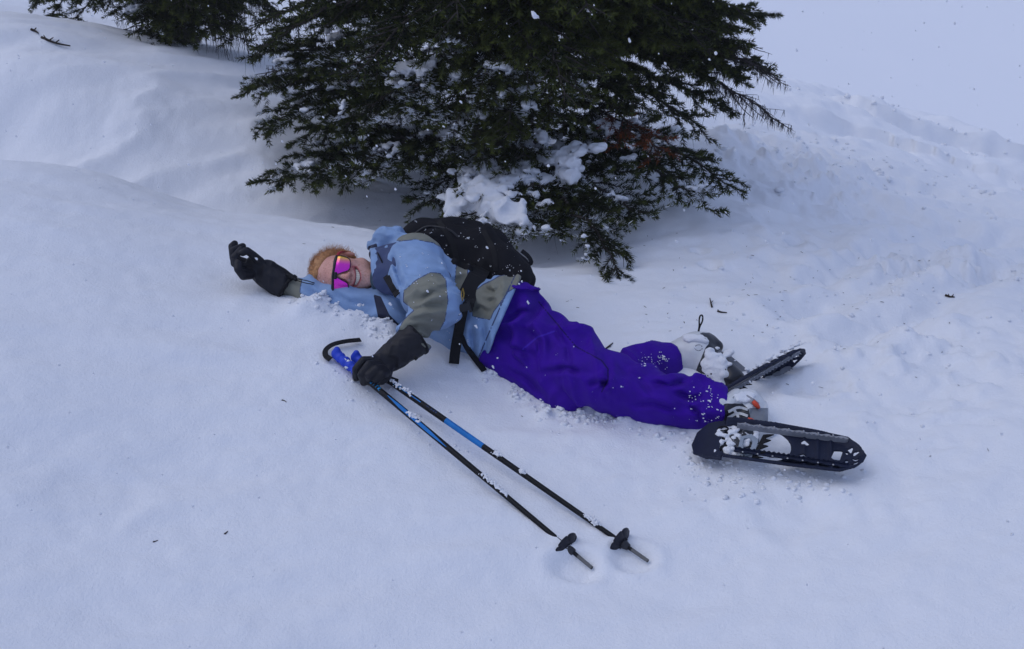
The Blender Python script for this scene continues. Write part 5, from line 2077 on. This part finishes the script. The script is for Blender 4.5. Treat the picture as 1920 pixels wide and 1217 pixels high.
# needles and specks shed round the trees
rng = np.random.default_rng(21)
vs, fs = [], []
for _ in range(150):
    a, b = (rng.normal(1480, 190), rng.normal(560, 70)) if rng.random() < .5 else ((rng.uniform(560, 1300), rng.normal(400, 60)) if rng.random() < .6 else (rng.uniform(900, 1900), rng.uniform(450, 900)))
    if not (0 < a < 1920 and 230 < b < 1217):
        continue
    p = hit(a, b)
    p[2] = ground(p[0], p[1]) + .0012
    an = rng.uniform(0, 6.28)
    l, w = rng.uniform(.003, .009), rng.uniform(.0007, .0016)
    d, e = np.array([math.cos(an), math.sin(an), 0]) * l, np.array([-math.sin(an), math.cos(an), 0]) * w
    k = len(vs)
    vs += [p - d - e, p + d - e, p + d + e, p - d + e, p + np.array([0, 0, w])]
    fs += [(k, k + 1, k + 4), (k + 1, k + 2, k + 4), (k + 2, k + 3, k + 4), (k + 3, k, k + 4)]
link('needle_litter', mesh_np('needle_litter', vs, fs, False), M_TWIG, label='loose brown needles scattered over the snow', kind='stuff')

# crumbs of broken snow thrown up along the body, poles and snowshoes
cs, rs = [], []
for path, spread, cnt, rmin, rmax in ((ARM_EDGE, .03, 260, .002, .009), (LEG_EDGE, .045, 420, .003, .011), (SHOE_EDGE, .06, 140, .003, .009),
                                      (gline((1290, 830), (1350, 880)), .05, 50, .003, .009), (gline((640, 700), (760, 760), (880, 860)), .05, 70, .002, .006),
                                      (gline((1450, 590), (1620, 560), (1800, 480)), .3, 120, .004, .012), (gline((1420, 270), (1600, 300), (1780, 380)), .6, 160, .008, .024),
                                      (gline((1300, 600), (1500, 640), (1700, 640)), .35, 70, .003, .009), (gline((1560, 190), (1740, 262), (1900, 310)), .3, 60, .012, .03)):
    for _ in range(cnt):
        i = rng.integers(0, len(path) - 1)
        p = path[i] + (path[i + 1] - path[i]) * rng.random()
        x, y = p[0] + rng.normal(0, spread), p[1] + rng.normal(0, spread)
        r = rmin + (rmax - rmin) * rng.random() ** 2.5
        cs.append((x, y, r))
z = H(np.array([c[0] for c in cs]), np.array([c[1] for c in cs]))
verts, faces = [], []
ico_v = np.array([(math.sin(t) * math.cos(p), math.sin(t) * math.sin(p), math.cos(t)) for t in np.linspace(0.05, math.pi - .05, 6) for p in np.linspace(0, 2 * math.pi, 9)[:-1]])
ico_f = np.array([(i * 8 + k, (i + 1) * 8 + k, (i + 1) * 8 + (k + 1) % 8, i * 8 + (k + 1) % 8) for i in range(5) for k in range(8)])
for i, ((x, y, r), zz) in enumerate(zip(cs, z)):
    s = 1 + .45 * fbm(ico_v * 1.7 + 9.1 * i, 3, 2)
    verts.append(np.array([x, y, zz + r * .1]) + ico_v * s[:, None] * r * np.array([1.15, 1, .8]))
    faces.append(ico_f + i * len(ico_v))
link('snow_crumbs', mesh_np('snow_crumbs', np.concatenate(verts), np.concatenate(faces)), SNOW, label='crumbs of broken snow along the body and tracks', kind='stuff')

# faint firs far down in the cloud
def far_fir(label, px, py, D, h):
    b = PT(px, py, D)
    b[2] = ground(b[0], b[1])
    t = thing('distant_tree', b, label, 'tree')
    mb = MB()
    mb.tube([b - np.array([0, 0, .3]), b + np.array([0, 0, h])], [h * .03, h * .008], 6)
    link('trunk', mb.build('trunk'), M_BARK, t)
    rg = np.random.default_rng(int(px))
    vs, fs = [], []
    for _ in range(500):
        u = rg.random() ** .8
        an = rg.uniform(0, 6.28)
        R = h * .22 * (1 - u) * rg.uniform(.4, 1.1)
        c = b + np.array([math.cos(an) * R, math.sin(an) * R, h * (.08 + .92 * u) - R * .5])
        dd = np.array([math.cos(an), math.sin(an), -.6]) * h * .05
        e = np.array([-math.sin(an), math.cos(an), 0]) * h * .018
        k = len(vs)
        vs += [c - e, c + e, c + dd]
        fs.append((k, k + 1, k + 2))
    me = mesh_np('crown', vs, fs, False)
    attr(me, 'age', np.full(len(vs), .3))
    link('crown', me, M_NEEDLE, t)


# ------------------------------------------------------------------ snow in the air
rng = np.random.default_rng(99)
verts, faces = [], []
fv = ico_v
n = 0


def flake(c, r, seed, st):
    global n
    d = unit(np.array([.62, .15, -.78]) + rng.normal(0, .12, 3))
    s = 1 + .6 * fbm(fv * 1.9 + seed * 3.7, 5, 2)
    q = fv * s[:, None] * r
    q = q + np.outer(q @ d, d) * (st - 1)
    verts.append(np.asarray(c) + q)
    faces.append(ico_f + n * len(fv))
    n += 1


for k in range(950):
    D = 1.3 + 4.6 * rng.random() ** .7
    c = PT(rng.uniform(-60, 1980), rng.uniform(-60, 1270), D)
    if c[2] < float(H0(c[0], c[1])) + .05:
        continue
    flake(c, rng.uniform(.0010, .0024), k, rng.uniform(1.1, 1.9))
for a, b, D, r in ((1003, 30, 1.5, .0035), (1180, 75, 2.2, .003), (732, 570, 2.6, .003), (893, 612, 2.7, .003), (990, 567, 2.8, .003)):
    flake(PT(a, b, D), r, a, 1.8)
link('falling_snow', mesh_np('falling_snow', np.concatenate(verts), np.concatenate(faces)), SNOW, label='small white snowflakes drifting through the air', kind='stuff')


# ------------------------------------------------------------------ cloud lying on the slope
far_fir('grey fir standing far off in the cloud beyond the slope', 1442, 84, 34, .6)
far_fir('low bushy fir far off in the cloud beyond the slope', 1420, 112, 30, .5)
hv = bpy.data.materials.new('haze_air')
hv.use_nodes = True
nt = hv.node_tree
nt.nodes.remove(nt.nodes['Principled BSDF'])
pv = nt.nodes.new('ShaderNodeVolumePrincipled')
pv.inputs['Color'].default_value = (.97, .98, 1.0, 1)
pv.inputs['Density'].default_value = .0018
pv.inputs['Anisotropy'].default_value = .2
nt.links.new(pv.outputs[0], nt.nodes['Material Output'].inputs['Volume'])
gzmin, gzmax = float(gz.min()) - 1, max(float(gz.max()), 8.0) + .5
mb = MB()
x0, x1, y0, y1 = float(xc[0]) - 5, float(xc[-1]) + 5, float(yc[0]) - 5, float(yc[-1]) + 5
mb.add([(x0, y0, gzmin), (x1, y0, gzmin), (x1, y1, gzmin), (x0, y1, gzmin), (x0, y0, gzmax), (x1, y0, gzmax), (x1, y1, gzmax), (x0, y1, gzmax)],
       [(3, 2, 1, 0), (4, 5, 6, 7), (0, 1, 5, 4), (1, 2, 6, 5), (2, 3, 7, 6), (3, 0, 4, 7)])
link('haze', mb.build('haze', False), hv, kind='stuff')
